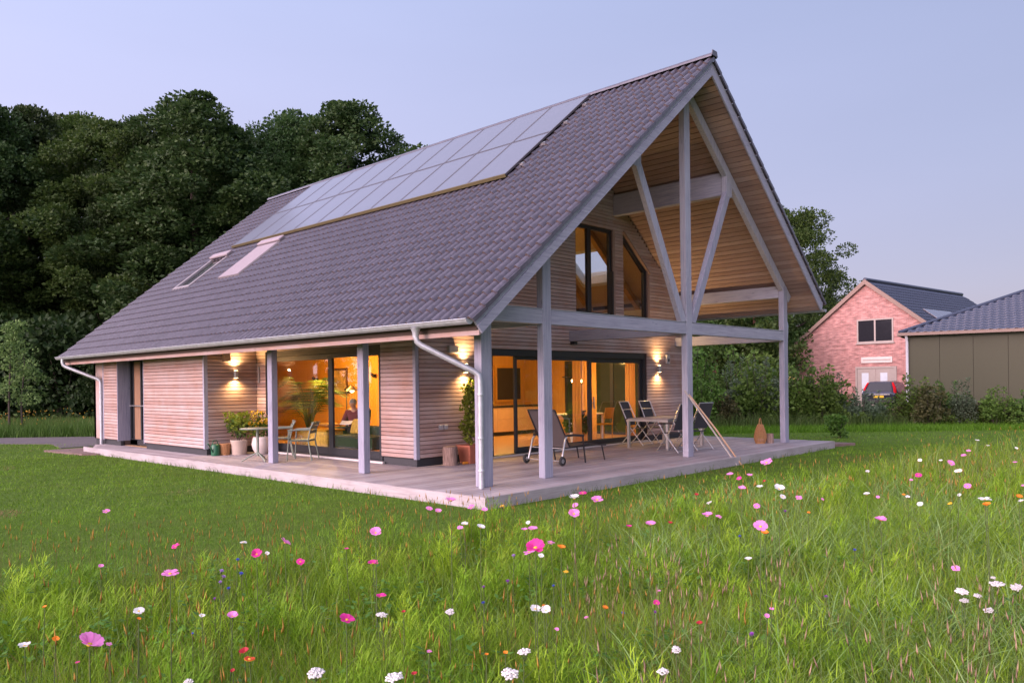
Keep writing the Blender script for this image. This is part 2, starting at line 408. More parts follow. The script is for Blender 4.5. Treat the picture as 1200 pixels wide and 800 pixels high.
def gspans(z):
    h = (8.02 - z - SH)/SL; lo, hi = max(WX0+.07, RX-h), min(WX1-.02, RX+h); cuts = []
    if z < DOOR[2]-.03: cuts.append((DOOR[0]-.02, DOOR[1]+.02))
    if WL[2]-.05 < z < WL[3]: cuts.append((WL[0]-.015, WL[1]+.015))
    if 3.25 < z < 5.5: cuts.append((8.385, min(9.5, 8.40 + (5.5-z)/SL)+.015))
    sp = []; u = lo
    for c0, c1 in cuts:
        if c0 > u: sp.append((u, min(c0, hi)))
        u = max(u, c1)
    if u < hi: sp.append((u, hi))
    return sp
b = MB(); yb = (Y0+.004, Y0+.16)
b.box(WX0+.002, DOOR[0], *yb, .15, DOOR[2]); b.box(DOOR[1], WX1, *yb, .15, DOOR[2]); b.box(WX0+.002, WX1, *yb, DOOR[2], 3.30)
b.prism([(WX0+.002, 3.30), (WL[0], 3.30), (WL[0], 5.5), (RX-(8.0-5.5)/SL, 5.5), (WX0+.002, 8.0-SL*(RX-WX0))], 'y', *yb)
b.box(WL[1], 8.40, *yb, 3.30, 5.5); b.prism([(8.40, 5.5), (9.5, wr_top(9.5)), (9.5, 3.3), (WX1, 3.3), (WX1, 8.0-SL*(WX1-RX)), (RX+(8.0-5.5)/SL, 5.5)], 'y', *yb)
b.prism([(RX-2.5/SL, 5.5), (RX+2.5/SL, 5.5), (RX, 8.0)], 'y', *yb)
gw = b.build('gable_wall', M['back'], H)
slat_rows(gw, 'x', Y0-.006, .16, 7.8, gspans)
b = MB(); b.box(WX0-.03, WX0+.055, Y0-.034, Y0+.05, .14, 4.0); b.build('corner_trim', M['timber_z'], H)
b = MB(); b.box(WX1-.01, WX1+.05, Y0-.034, Y0+.05, .14, 3.8); b.build('corner_trim', M['timber_z'], H)
# window reveals in the gable
def reveal(name, pts, dep=.13):
    m_ = MB()
    for (x0, x1, z0, z1) in pts: m_.box(x0, x1, Y0-.036, Y0+dep, z0, z1)
    return m_.build(name, M['slat_x'], H)
# long recessed wall x = 1.35 --------------------------------------
LD = (4.34, 8.86, 2.46)
b = MB(); xb = (WX0+.004, WX0+.16)
b.box(*xb, Y0+.05, LD[0], .15, 3.9); b.box(*xb, LD[1], 9.37, .15, 3.9); b.box(*xb, LD[0], LD[1], LD[2], 3.9)
lw = b.build('terrace_wall', M['back'], H)
slat_rows(lw, 'y', WX0-.006, .16, 3.0, lambda z: [(Y0+.05, LD[0]-.01), (LD[1]+.04, 9.34)] if z < LD[2]-.03 else [(Y0+.05, 9.34)])
# lamp wall y = 9.37 and the projecting box x = 0 -------------------
b = MB(); b.prism([(.09, .15), (WX0+.1, .15), (WX0+.1, 3.9), (.09, 2.85)], 'y', 9.374, 9.5); aw = b.build('alcove_wall', M['back'], H)
slat_rows(aw, 'x', 9.368, .16, 3.0, [(.06, WX0-.03)])
BD = (12.87, 14.65); BY1 = 15.75
b = MB(); b.box(.004, .12, 9.5, BD[0], .15, 2.9); b.box(.004, .12, BD[1], BY1, .15, 2.9); b.box(.004, .12, BD[0], BD[1], 2.42, 2.9)
b.box(.12, .36, BD[1], BD[1]+.05, .0, 2.45); b.box(.12, .36, BD[0]-.05, BD[0], .0, 2.45)
bw = b.build('front_wall', M['back'], H)
slat_rows(bw, 'y', -.006, .16, 2.75, lambda z: [(9.42, BD[0]-.03), (BD[1]+.03, BY1-.06)] if z < 2.40 else [(9.42, BY1-.06)])
for (x0, x1, y0, y1) in ((-.034, .06, 9.35, 9.42), (-.034, .05, BY1-.06, BY1+.01), (-.034, .36, BD[1]-.003, BD[1]+.028), (-.034, .36, BD[0]-.028, BD[0]+.003)):
    m_ = MB(); m_.box(x0, x1, y0, y1, .15 if y1 < 15 and y0 < 9.5 else .13, 2.6); m_.build('corner_trim', M['timber_z'], H)
# far gable, right wall, plinths
b = MB(); b.prism([(0, .15), (WX1, .15), (WX1, 3.85), (RX, 8.0), (0, 2.95)], 'y', Y1-.15, Y1); b.box(0, .1, BY1, Y1, .15, 2.9); b.build('far_gable_wall', M['slat_x'], H)
b = MB(); b.box(WX1-.15, WX1, Y0+.17, Y1-.16, .15, 3.85); b.build('side_wall', M['slat_y'], H)
for q in ((WX0+.03, DOOR[0]-.01, Y0+.025, Y0+.15), (DOOR[1]+.01, WX1-.02, Y0+.025, Y0+.15), (WX0+.03, WX0+.15, Y0+.152, LD[0]), (WX0+.03, WX0+.15, LD[1], 9.4), (.04, WX0+.028, 9.40, 9.5), (.04, .15, 9.502, BD[0]), (.04, .15, BD[1], Y1-.02), (.15, WX1-.02, Y1-.12, Y1-.02), (WX1-.12, WX1-.02, Y0+.2, Y1-.13)):
    b = MB(); b.box(*q, GZ, .148); b.build('plinth', M['plinth'], H)

# ------------------------------------------------------------------ doors and windows
def rect_frame(m_, ax, pl, u0, u1, z0, z1, w, d, top=None, bot=None, d0=0):
    top = top or w; bot = bot or w
    def bx(a0, a1, c0, c1):
        if ax == 'y': m_.box(a0, a1, pl+d0, pl+d0+d, c0, c1)
        else: m_.box(pl+d0, pl+d0+d, a0, a1, c0, c1)
    bx(u0, u0+w, z0, z1); bx(u1-w, u1, z0, z1); bx(u0+w, u1-w, z1-top, z1); bx(u0+w, u1-w, z0, z0+bot)
def sheet(m_, ax, pl, u0, u1, z0, z1, th=.006):
    if ax == 'y': m_.box(u0, u1, pl, pl+th, z0, z1)
    else: m_.box(pl, pl+th, u0, u1, z0, z1)
def leaf_door(parent, name, ax, pl, u0, u1, z0, z1, w=.075, bot=.12, pane=True, d=.06):
    m_ = MB(); rect_frame(m_, ax, pl, u0, u1, z0, z1, w, d, bot=bot); o = m_.build(name, M['frame'], parent, bevel=.004)
    if pane:
        g = MB(); sheet(g, ax, pl+d*.5, u0+w-.01, u1-w+.01, z0+bot-.01, z1-w+.01); g.build('pane', M['glass'], o)
    return o
m_ = MB(); rect_frame(m_, 'y', Y0+.02, DOOR[0], DOOR[1], .02, DOOR[2], .06, .14, top=.15, bot=.03); m_.build('door_frame', M['frame'], H, bevel=.004)
leaf_door(H, 'sliding_door', 'y', Y0+.10, 4.32, 5.55, .05, 2.22)
leaf_door(H, 'sliding_door', 'y', Y0+.035, 5.45, 7.06, .05, 2.22)
leaf_door(H, 'sliding_door', 'y', Y0+.10, 7.02, 9.36, .05, 2.22, w=.11)
m_ = MB(); m_.box(7.10, 7.13, Y0-.0, Y0+.033, .95, 1.25); m_.box(7.1, 7.13, Y0+.033, Y0+.099, 1.08, 1.12); m_.build('door_handle', M['steel'], H)
m_ = MB(); m_.box(DOOR[0]-.02, DOOR[1]+.02, Y0-.045, Y0+.018, .004, .035); m_.build('threshold', M['sill'], H)
m_ = MB(); rect_frame(m_, 'x', WX0+.0, LD[0], LD[1], .04, LD[2], .05, .14, top=.13, bot=.03); m_.build('door_frame', M['frame'], H, bevel=.004)
leaf_door(H, 'sliding_door', 'x', WX0+.04, LD[0]+.05, 6.27, .07, 2.33, w=.10, bot=.17)
leaf_door(H, 'sliding_door', 'x', WX0+.075, 6.26, LD[1]-.05, .07, 2.33, w=.12, bot=.17)
m_ = MB(); m_.box(WX0-.06, WX0-.002, LD[0]-.08, LD[1]+.05, .004, .045); m_.build('threshold', M['sill'], H)
m_ = MB(); m_.box(WX0-.035, WX0-.002, LD[1]+.002, LD[1]+.05, .14, LD[2]); m_.build('door_trim', M['frame'], H)
# upper windows
m_ = MB(); rect_frame(m_, 'y', Y0+.03, WL[0], WL[1], WL[2], WL[3], .07, .09); m_.box(6.95, 7.09, Y0+.028, Y0+.12, WL[2]+.07, WL[3]-.07); wf = m_.build('window', M['frame'], H, bevel=.004)
m_ = MB(); m_.box(WL[0]+.06, 6.96, Y0+.07, Y0+.076, WL[2]+.06, WL[3]-.06); m_.build('pane', M['glass'], wf)
m_ = MB(); m_.box(7.08, WL[1]-.06, Y0+.072, Y0+.078, WL[2]+.06, WL[3]-.06); m_.build('pane', M['glass'], wf)
m_ = MB(); m_.box(7.86, 7.93, Y0-.05, Y0+.028, WL[2], 4.45); m_.build('balustrade_post', M['frame'], wf)
m_ = MB(); q = [(8.40, 3.3), (9.5, 3.3), (9.5, wr_top(9.5)), (8.40, 5.5)]; iq = [(8.47, 3.37), (9.43, 3.37), (9.43, wr_top(9.43)-.09), (8.47, 5.5-.15)]
for i in range(4): m_.prism([q[i], q[(i+1) % 4], iq[(i+1) % 4], iq[i]], 'y', Y0+.03, Y0+.12)
wf2 = m_.build('window', M['frame'], H)
m_ = MB(); m_.prism([(p[0]*1, p[1]) for p in iq], 'y', Y0+.07, Y0+.076); m_.build('pane', M['glass'], wf2)
m_ = MB(); m_.box(7.932, 8.02, Y0-.036, Y0+.12, 3.3, 5.52); m_.build('window_reveal', M['soffit'], H)
m_ = MB(); m_.box(9.502, 9.60, Y0-.036, Y0+.12, 3.3, wr_top(9.5)); m_.build('window_reveal', M['soffit'], H)
m_ = MB(); m_.prism([(8.39, 5.508), (9.6, wr_top(9.6)+.008), (9.6, wr_top(9.6)+.05), (8.39, 5.55)], 'y', Y0-.07, Y0+.12); m_.build('window_reveal', M['soffit'], H)
# entrance door in the projecting box
ed = MB(); xd = .30
ed.box(xd, xd+.06, BD[0], BD[0]+.42, .0, .16); ed.box(xd, xd+.06, BD[1]-.5, BD[1], .0, .16)
rect_frame(ed, 'x', xd, BD[0], BD[1]-.02, .02, 2.42, .06, .07, bot=.16); ed.box(xd-.002, xd+.07, 13.83, 13.90, .18, 2.36); ed.box(xd-.002, xd+.07, 14.34, 14.40, .18, 2.36)
edo = ed.build('entrance_door', M['frame'], H)
m_ = MB(); m_.box(xd+.012, xd+.05, 13.90, 14.34, .18, 2.36); m_.build('door_leaf', wood('door_oak', (.20, .11, .065), (.30, .18, .11), 'z', .05, .6), edo)
m_ = MB(); m_.box(xd+.03, xd+.036, BD[0]+.06, 13.83, .18, 2.36); m_.build('pane', M['glass'], edo)
m_ = MB(); m_.box(xd+.03, xd+.036, 14.40, BD[1]-.08, .18, 2.36); m_.build('pane', M['glass'], edo)
m_ = MB(); m_.tube([(xd-.05, BD[0]+.05, 1.12), (xd-.05, BD[1]-.12, 1.12)], .018, 8); m_.build('door_handle', M['steel'], edo)
m_ = MB(); m_.box(xd+.3, xd+.32, BD[0]-.2, BD[1]+.2, 0, 2.5); m_.build('hall_wall', M['back'], edo)

# ------------------------------------------------------------------ timber frame
def post(x0, x1, y0, y1, z0, z1): m_ = MB(); m_.box(x0, x1, y0, y1, z0, z1); return m_.build('post', M['timber_z'], H, bevel=.008)
post(-.04, .20, 0, .16, .0, 2.90); post(1.44, 1.66, 0, .14, 0, soff(1.44)-.0)
post(6.09, 6.31, 0, .14, 0, 7.60); post(10.85, 11.07, 0, .14, 0, 4.0)
post(0, .14, 3.12, 3.30, 0, 2.468); post(0, .14, 6.33, 6.51, 0, 2.468)
def crossbeam(x0, x1):
    m_ = MB(); m_.box(x0, x1, .004, .136, 2.61, 2.86); o = m_.build('tie_beam', M['timber_x'], H, bevel=.008)
    m_ = MB(); m_.box(x0, x1, -.006, .146, 2.861, 2.872); m_.build('beam_capping', M['zinc'], H)
crossbeam(.202, 1.438); crossbeam(1.662, 6.088); crossbeam(6.312, 10.848)
def slope_beam(name, x0, z0, x1, z1, wz, y0, y1, mat='timber_z'):
    d = Vector((x1-x0, 0, z1-z0)).normalized(); n = Vector((-d.z, 0, d.x)) * wz/2; m_ = MB()
    m_.prism([(x0-n.x, z0-n.z), (x1-n.x, z1-n.z), (x1+n.x, z1+n.z), (x0+n.x, z0+n.z)], 'y', y0, y1); return m_.build(name, M[mat], H, bevel=.008)
slope_beam('strut', 6.02, 2.86, 4.33, 5.98, .20, .012, .128); slope_beam('strut', 6.38, 2.86, 8.06, 5.98, .20, .012, .128)
def rz(x): return soff(x) - .15
slope_beam('rafter', 6.32, rz(6.32)-.02, 11.25, rz(11.25)-.02, .21, .006, .134); slope_beam('rafter', 6.08, rz(6.08)-.02, 1.56, rz(1.56)-.02, .21, .006, .134)
m_ = MB(); m_.box(7.93, 8.19, .01, .138, 5.83, 6.30); m_.build('purlin_block', M['timber_z'], H, bevel=.006)
m_ = MB(); m_.box(4.21, 4.47, .01, .138, 5.83, 6.30); m_.build('purlin_block', M['timber_z'], H, bevel=.006)
for x0, x1, z0, z1 in ((7.97, 8.16, 5.88, soff(8.16)+.0), (4.24, 4.43, 5.88, soff(4.24)+.0), (10.86, 11.06, 3.72, soff(11.06)+.0), (6.1, 6.3, 7.45, 7.90)):
    m_ = MB(); m_.box(x0, x1, .142, Y0-.03, z0, z1); m_.build('purlin', M['timber_y'], H, bevel=.006)
for x0 in (6.11, 10.87, 1.46):
    m_ = MB(); m_.box(x0, x0+.18, .142, Y0-.03, 2.60, 2.85); m_.build('floor_beam', M['timber_y'], H, bevel=.006)
m_ = MB(); m_.box(6.14, 6.26, Y0-.16, Y0-.04, 2.53, 2.598); m_.build('beam_shoe', M['black'], H)
# eave beam on the long side
m_ = MB(); m_.box(.0, .14, .165, 17.0, 2.47, 2.80); m_.build('eave_beam', M['beamwood'], H, bevel=.006)
m_ = MB(); m_.box(-.635, -.605, -.57, 17.0, 2.325, 2.53); m_.build('fascia_board', M['slat_y'], H)

# ------------------------------------------------------------------ roof
RY0, RY1 = -.60, 17.0
EXL, EXR = -.72, 11.86
rf = None
def slab(x0, x1, y0, y1, hole=None):
    m_ = MB()
    def pr(a, c, d, e): m_.prism([(a, soff(a)+.022), (c, soff(c)+.022), (c, soff(c)+.235), (a, soff(a)+.235)], 'y', d, e)
    if not hole: pr(x0, x1, y0, y1)
    else:
        ha, hb, hc, hd = hole; pr(x0, ha, y0, y1); pr(hb, x1, y0, y1); pr(ha, hb, y0, hc); pr(ha, hb, hd, y1)
    return m_
SKY = (9.35, 10.45, 4.75, 6.15)
m_ = slab(EXL+.06, RX-.002, RY0+.05, RY1); rf = m_.build('roof', M['back'], H)
m_ = slab(RX+.002, EXR-.06, RY0+.05, RY1, SKY); m_.build('roof', M['back'], H)
# pantiles
A39 = math.atan(SL); NC = 89; TW = (RY1 - RY0 + .06)/NC; EXP = (RX + .02 - (-.80))/CA/28
def tile_profile(w):
    ts = [0, .10, .24, .38, .50, .60, 1.0]; hs = [-.004, .042, .076, .072, .034, -.010, -.004]; return [(a*w*1.0, h) for a, h in zip(ts, hs)]
def tile_local():
    P = tile_profile(TW*1.02); Lc = EXP*1.07; v = []; f = []
    for y, h in P: v.append((0, y, h + .032))
    for y, h in P: v.append((Lc, y, h + .001))
    for y, h in P: v.append((.002, y, h - .002))
    n = 7
    for y, h in P: v.append((0, y, h + .032))
    for i in range(n-1): f.append((i, n+i, n+i+1, i+1)); f.append((2*n+i, 3*n+i, 3*n+i+1, 2*n+i+1))
    return np.array(v), f
TV, TF = tile_local()
def tile_frame(side, row, colm):
    """Matrix of a tile; local x up the slope, y across, z out of the roof."""
    j = rnd.uniform(-.004, .004)
    if side < 0:
        s = row*EXP; o = Vector((-.80 + s*CA, RY0-.04 + colm*TW, 0)); o.z = soff(o.x) + .236 + rnd.uniform(-.002, .003)
        X = Vector((CA, 0, SA)); Yv = Vector((0, 1, 0)); Z = Vector((-SA, 0, CA))
    else:
        s = row*EXR_; o = Vector((11.93 - s*CA, RY0-.04 + colm*TW + TW, 0)); o.z = soff(o.x) + .236
        X = Vector((-CA, 0, SA)); Yv = Vector((0, -1, 0)); Z = Vector((SA, 0, CA))
    o.y += j*.5
    return Matrix(((X.x, Yv.x, Z.x, o.x), (X.y, Yv.y, Z.y, o.y), (X.z, Yv.z, Z.z, o.z), (0, 0, 0, 1)))
mt = MB(); mt.add([tuple(p) for p in TV], TF, True); mt.m = [0, 1]*6; tile_me = mt.mesh('roof_tile', [M['tile'], M['lip']])
cells = [(r, c) for r in range(28) for c in range(NC)]
def cov(r, c):       # what solar panels and skylights cover
    x = -.80 + (r+.5)*EXP*CA; y = RY0 + (c+.5)*TW
    return (3.4 < x < 5.9 and 2.6 < y < 13.6) or (1.7 < x < 2.7 and (10.75 < y < 11.75 or 13.5 < y < 14.4))
cells = [q for q in cells if not cov(*q)]
def cdist(q): 
    p = Vector((-.80 + q[0]*EXP*CA, RY0 + q[1]*TW, soff(-.80 + q[0]*EXP*CA))); return (p - CAM).length
cells.sort(key=cdist)
for q in cells[:300]:
    o = link('roof_tile', tile_me, rf); o.matrix_local = tile_frame(-1, *q)
def tile_mass(frames, parent):
    V = []; F = []; T4 = np.c_[TV, np.ones(len(TV))]; FA = np.array(TF)
    for k, m in enumerate(frames): V.append((T4 @ np.array(m).T)[:, :3]); F.append(FA + k*len(TV))
    me = np_mesh('roof_tiles', np.concatenate(V), np.concatenate(F), [M['tile'], M['lip']], loops=4, mi=[0, 1]*(6*len(frames))); me.polygons.foreach_set('use_smooth', [True]*len(me.polygons))
    return link('roof_tiles', me, parent, kind='stuff')
tile_mass([tile_frame(-1, *q) for q in cells[300:]], rf)
NRR = 21; EXR_ = (11.93-RX-.02)/CA/NRR
tile_mass([tile_frame(1, r, c) for r in range(NRR) for c in range(NC) if not (SKY[0]-.1 < 11.93-(r+.5)*EXR_*CA < SKY[1]+.1 and SKY[2]-.1 < RY0+(c+.5)*TW < SKY[3]+.1)], rf)
# verge tiles: a hooked edge piece over each barge board, one for every course
vm = MB(); vm.hexa([(0, 0, .0), (EXP*1.05, 0, -.012), (EXP*1.05, .016, -.012), (0, .016, .0), (0, 0, .070), (EXP*1.05, 0, .046), (EXP*1.05, .016, .046), (0, .016, .070)]); vme = vm.mesh('verge_tile', M['tile'])
for r in range(28):
    o = link('verge_tile', vme, rf); mm = tile_frame(-1, r, 0); mm[1][3] = RY0 - .058; o.matrix_local = mm
vm = MB(); L_ = EXR_*1.05; vm.hexa([(0, -.016, .0), (L_, -.016, -.012), (L_, 0, -.012), (0, 0, .0), (0, -.016, .070), (L_, -.016, .046), (L_, 0, .046), (0, 0, .070)]); vme2 = vm.mesh('verge_tile_right', M['tile'])
for r in range(NRR):
    o = link('verge_tile', vme2, rf); mm = tile_frame(1, r, 0); mm[1][3] = RY0 - .058; o.matrix_local = mm
# ridge tiles
P = []; n = 7
m_ = MB(); L = .41
for x, s in ((0, 1.0), (L, .975)):
    for k in range(n): a = math.pi*(k/(n-1))*1.06 - .03*math.pi; P.append((x, math.cos(a)*.115*s, math.sin(a)*.095*s))
m_.add(P, [(i, i+1, n+i+1, n+i) for i in range(n-1)], True); m_.add(P[:n] + [(p[0], p[1]*.93, p[2]*.92) for p in P[:n]], [(i+1, i, n+i, n+i+1) for i in range(n-1)])
rme = m_.mesh('ridge_tile', M['tile'])
k = 0; y = RY0-.06
while y < RY1:
    o = link('ridge_tile', rme, rf); o.location = (RX, y, 8.315 + (k % 2)*.002); o.rotation_euler = (0, R(-.7), R(90)); y += .385; k += 1
m_ = MB(); m_.prism([(RX-.125, 8.33), (RX+.125, 8.33), (RX+.09, 8.44), (RX-.09, 8.44)], 'y', RY0-.075, RY0-.06); m_.build('ridge_end_cap', M['tile'], rf)
# soffit boards under the right hand slope (each one) and the left one
sbm = MB(); sbm.box(0, .126, RY0+.06, Y0-.004, 0, .02); sbme = sbm.mesh('soffit_board', M['soffit'])
sof = link('soffit', MB().box(RX-.1, RX+.1, RY0+.07, Y0-.01, 7.96, 7.99).mesh('soffit', M['soffit']), H)
k = 0; x = RX + .02
while x < EXR - .12:
    o = link('soffit_board', sbme, sof); o.location = (x, 0, soff(x)+.0); o.rotation_euler = (0, A39, 0); x += .142*CA
m_ = MB(); x = RX - .02
while x > -.47:
    z = soff(x); d = .126*CA
    m_.prism([(x, z), (x-d, z-d*SL), (x-d-.0, z-d*SL+.022), (x, z+.022)], 'y', RY0+.06, Y0-.004); x -= .142*CA
m_.build('soffit_lining', M['soffit'], H, kind='stuff')
m_ = MB(); m_.prism([(WX0-.0, soff(WX0)+.0), (-.60, soff(-.60)), (-.60, soff(-.60)+.02), (WX0, soff(WX0)+.02)], 'y', Y0, RY1-.02); m_.build('eave_lining', M['soffit'], H)
# barge boards (two steps each side)
def barge(side, h0, h1, y0, y1, tip):
    m_ = MB()
    def pt(x, h): return (x, 7.95 - SL*abs(x-RX) + h)
    xe = tip; n = SA*CA
    lo = pt(xe, h0); dh = h1-h0
    hi_x = xe + side*dh*CA*SA    # square cut end
    poly = [lo, pt(RX, h0), pt(RX, h1), pt(hi_x, h1)]
    m_.prism(poly, 'y', y0, y1); return m_.build('barge_board', M['timber_x'], H, bevel=.004)
barge(-1, 0, .185, -.615, -.575, -.61); barge(-1, .187, .315, -.60, -.56, -.61-.187*CA*SA)
barge(1, 0, .185, -.613, -.573, 11.74); barge(1, .187, .315, -.598, -.558, 11.74+.187*CA*SA)

# ------------------------------------------------------------------ gutters and downpipes
def gutter(x, y0, y1, z, r=.075):
    m_ = MB(); n = 9; v = []; ys = (y0, y1)
    for yy in ys:
        for k in range(n): a = math.pi + math.pi*k/(n-1); v.append((x+r*math.cos(a), yy, z+r*math.sin(a)))
        for k in range(n): a = math.pi + math.pi*k/(n-1); v.append((x+(r-.006)*math.cos(a), yy, z+(r-.006)*math.sin(a)))
    N = 2*n
    m_.add(v, [(i, i+1, N+i+1, N+i) for i in range(n-1)] + [(n+i+1, n+i, N+n+i, N+n+i+1) for i in range(n-1)], True)
    for yy in (y0, y1): m_.add([(x+r*math.cos(math.pi+math.pi*k/8), yy, z+r*math.sin(math.pi+math.pi*k/8)) for k in range(9)], [tuple(range(9))])
    m_.tube([(x-r, y0, z), (x-r, y1, z)], .011, 6); m_.tube([(x+r, y0, z), (x+r, y1, z)], .006, 6)
    return m_.build('gutter', M['zinc'], H)
def gut_clip(x, y, z, r=.078):
    m_ = MB(); v = []
    for yy in (y-.016, y+.016):
        for k in range(9): a = math.pi + math.pi*k/8; v.append((x+r*math.cos(a), yy, z+r*math.sin(a)))
    m_.add(v, [(i, i+1, 9+i+1, 9+i) for i in range(8)], True); m_.build('gutter_bracket', M['zinc'], H)
gutter(-.83, -.58, 17.02, 2.545); gutter(12.04, -.60, 17.0, 3.44)
y = -.1
while y < 17: gut_clip(-.83, y, 2.545); y += .82
def downpipe(pts, r=.05, bands=()):
    m_ = MB(); P = [Vector(p) for p in pts]; sm_ = [P[0]]
    for i in range(1, len(P)-1):
        a = (P[i-1]-P[i]).normalized()*.10; c = (P[i+1]-P[i]).normalized()*.10
        sm_ += [P[i]+a, P[i]+(a+c)*.22, P[i]+c]
    sm_.append(P[-1]); m_.tube(sm_, r, 12); o = m_.build('downpipe', M['zinc'], H)
    for z in bands:
        q = MB(); q.lathe([(r+.004, -.02), (r+.008, -.01), (r+.008, .01), (r+.004, .02)], (P[-1].x, P[-1].y, z), 12); q.build('pipe_clip', M['zinc'], o)
    return o
downpipe([(-.83, .62, 2.50), (-.83, .62, 2.26), (-.15, -.085, 1.76), (-.15, -.085, .005)], .046, (1.45, .78, .28))
m_ = MB(); m_.lathe([(.05, -.14), (.055, -.06), (.085, 0)], (-.83, .62, 2.48), 12); m_.build('gutter_outlet', M['zinc'], H)
downpipe([(-.83, 16.6, 2.50), (-.83, 16.6, 2.30), (-.06, 15.82, 1.86), (-.06, 15.82, -.15)], .05, (1.5, .7))
downpipe([(12.04, .55, 3.38), (12.04, .45, 3.12), (11.13, .07, 2.55), (11.13, .07, .01)], .04, (1.7, .9))

# ------------------------------------------------------------------ solar panels and skylights
def on_roof(x, y, h): return Vector((x, y, soff(x) + .236)) + Vector((-SA, 0, CA))*h
ROT = Matrix(((CA, 0, -SA), (0, 1, 0), (SA, 0, CA)))
def roof_obj(m_, name, mat, x, y, h, parent, bevel=0):
    o = m_.build(name, mat, parent, bevel); o.matrix_local = Matrix.Translation(on_roof(x, y, h)) @ ROT.to_4x4(); return o
PW, PL = 1.155, 1.86
fm = MB()
for a in ((0, PL, 0, .03), (0, PL, PW-.03, PW), (0, .03, .03, PW-.03), (PL-.03, PL, .03, PW-.03)): fm.box(*a, 0, .04)
fme = fm.mesh('panel_frame', plain('panel_frame_dark', (.07, .065, .075), .45)); cm_ = MB(); cm_.box(.0, PL-.012, .0, PW-.012, 0, .03); cme = cm_.mesh('solar_panel', M['solar'])
for i in range(10):
    for j in range(2):
        p = on_roof(3.20, 2.40 + i*PW, .13) + Vector((CA, 0, SA))*(j*(PL+.012))
        o = link('solar_panel', cme, H); o.matrix_local = Matrix.Translation(p) @ ROT.to_4x4()
        f_ = link('panel_frame', fme, o); f_.location = (-.006, -.006, -.006)
for dx in (.5, 1.4, 2.4, 3.3):
    m_ = MB(); m_.box(-.02, .02, 0, 11.7, 0, .05); roof_obj(m_, 'mounting_rail', M['steel'], 3.20 + dx*CA, 2.32, .07, H)
    m_ = MB(); m_.box(-.03, .03, -.03, .03, 0, .07); roof_obj(m_, 'rail_clamp', M['steel'], 3.20 + dx*CA, 2.30, .055, H)
m_ = MB(); m_.box(-.02, -.001, 0, 11.55, -.02, .05)
t_ = plain('brass_strip', (.17, .14, .07), .5, .3); roof_obj(m_, 'panel_edge_strip', t_, 3.19, 2.40, .12, H)
SKF = plain('skylight_cladding', (.30, .27, .28), .45, .3); SHUT = plain('shutter_pale', (.27, .225, .245), .5)
def skylight(x, y0, wd, ln, closed):
    m_ = MB(); rect_ = [(0, ln, 0, .10), (0, ln, wd-.10, wd), (0, .10, .10, wd-.10), (ln-.12, ln, .10, wd-.10)]
    for a in rect_: m_.box(*a, 0, .11)
    s = roof_obj(m_, 'skylight', SKF, x, y0, 0, H, .006)
    g = MB(); g.box(.10, ln-.12, .10, wd-.10, .07, .078); g.build('pane', M['glass'], s)
    g = MB(); g.box(.10, ln-.12, .10, wd-.10, .01, .02); g.build('blind', SHUT if closed else M['lead'], s)
    hd = MB(); hd.box(ln-.20, ln+.02, -.02, wd+.02, .112, .19); hd.build('shutter_box', SHUT, s, .02)
    if closed:
        q = MB()
        for k in range(int((ln-.2)/.06)): q.box(k*.06, k*.06+.056, .02, wd-.02, .113, .128)
        q.build('shutter', SHUT, s)
    ap = MB(); ap.box(-.16, -.002, -.06, wd+.06, .03, .045); ap.build('flashing_apron', M['lead'], s)
    fl = MB(); fl.box(0, ln, -.08, -.002, .02, .06); fl.box(0, ln, wd+.002, wd+.08, .02, .06); fl.build('side_flashing', M['lead'], s)
skylight(1.54, 13.42, 1.06, 1.76, False); skylight(1.62, 10.64, 1.14, 1.78, True)

# ------------------------------------------------------------------ wall fittings
def sconce(loc, facing):           # facing: 'y' (towards -y)
    x, y, z = loc; m_ = MB(); m_.box(x-.045, x+.045, y-.115, y-.035, z-.09, z+.09); m_.box(x-.03, x+.03, y-.035, y, z-.05, z+.05); o = m_.build('wall_lamp', M['steel'], H, .006)
    for s in (-1, 1):
        g = MB(); g.box(x-.035, x+.035, y-.105, y-.045, z+s*.0925-.001, z+s*.0925+.001); g.build('lamp_lens', M['lampglow'], o)
        l = bpy.data.lights.new('wall_lamp_light', 'SPOT'); l.energy = SCONCE_W*(2.0 if s > 0 else 1); l.color = WARM; l.spot_size = R(150); l.spot_blend = .9; l.shadow_soft_size = .025
        lo = bpy.data.objects.new('wall_lamp_light', l); COL.objects.link(lo); lo.location = (x, y-.085, z+s*.10)
        lo.rotation_euler = Vector((0, -.5 if s > 0 else -.16, s)).to_track_quat('-Z', 'Y').to_euler()
SCONCE_W = 78
sconce((.73, 9.34, 1.92), 'y'); sconce((2.61, Y0-.03, 1.94), 'y'); sconce((9.93, Y0-.03, 1.96), 'y')
def wallbox(name, x0, x1, y0, y1, z0, z1, mat): m_ = MB(); m_.box(x0, x1, y0, y1, z0, z1); return m_.build(name, mat, H, .008)
BOXG = plain('grey_plastic', (.34, .33, .35), .5)
wallbox('sensor_box', 10.33, 10.50, Y0-.10, Y0-.034, 2.10, 2.36, BOXG); wallbox('sensor_cover', 10.38, 10.45, Y0-.112, Y0-.101, 2.16, 2.24, M['black'])
wallbox('sensor_box', 2.16, 2.42, Y0-.11, Y0-.034, 2.25, 2.40, BOXG)
wallbox('wall_speaker', .42, .60, 9.24, 9.34, 2.22, 2.46, M['beamwood'])
wallbox('wall_socket', 1.90, 2.0, Y0-.075, Y0-.034, .70, .80, BOXG); wallbox('wall_socket', 2.03, 2.13, Y0-.075, Y0-.034, .70, .80, BOXG)
wallbox('wall_bar', WX0-.07, WX0-.035, 9.17, 9.22, 1.70, 2.10, BOXG)
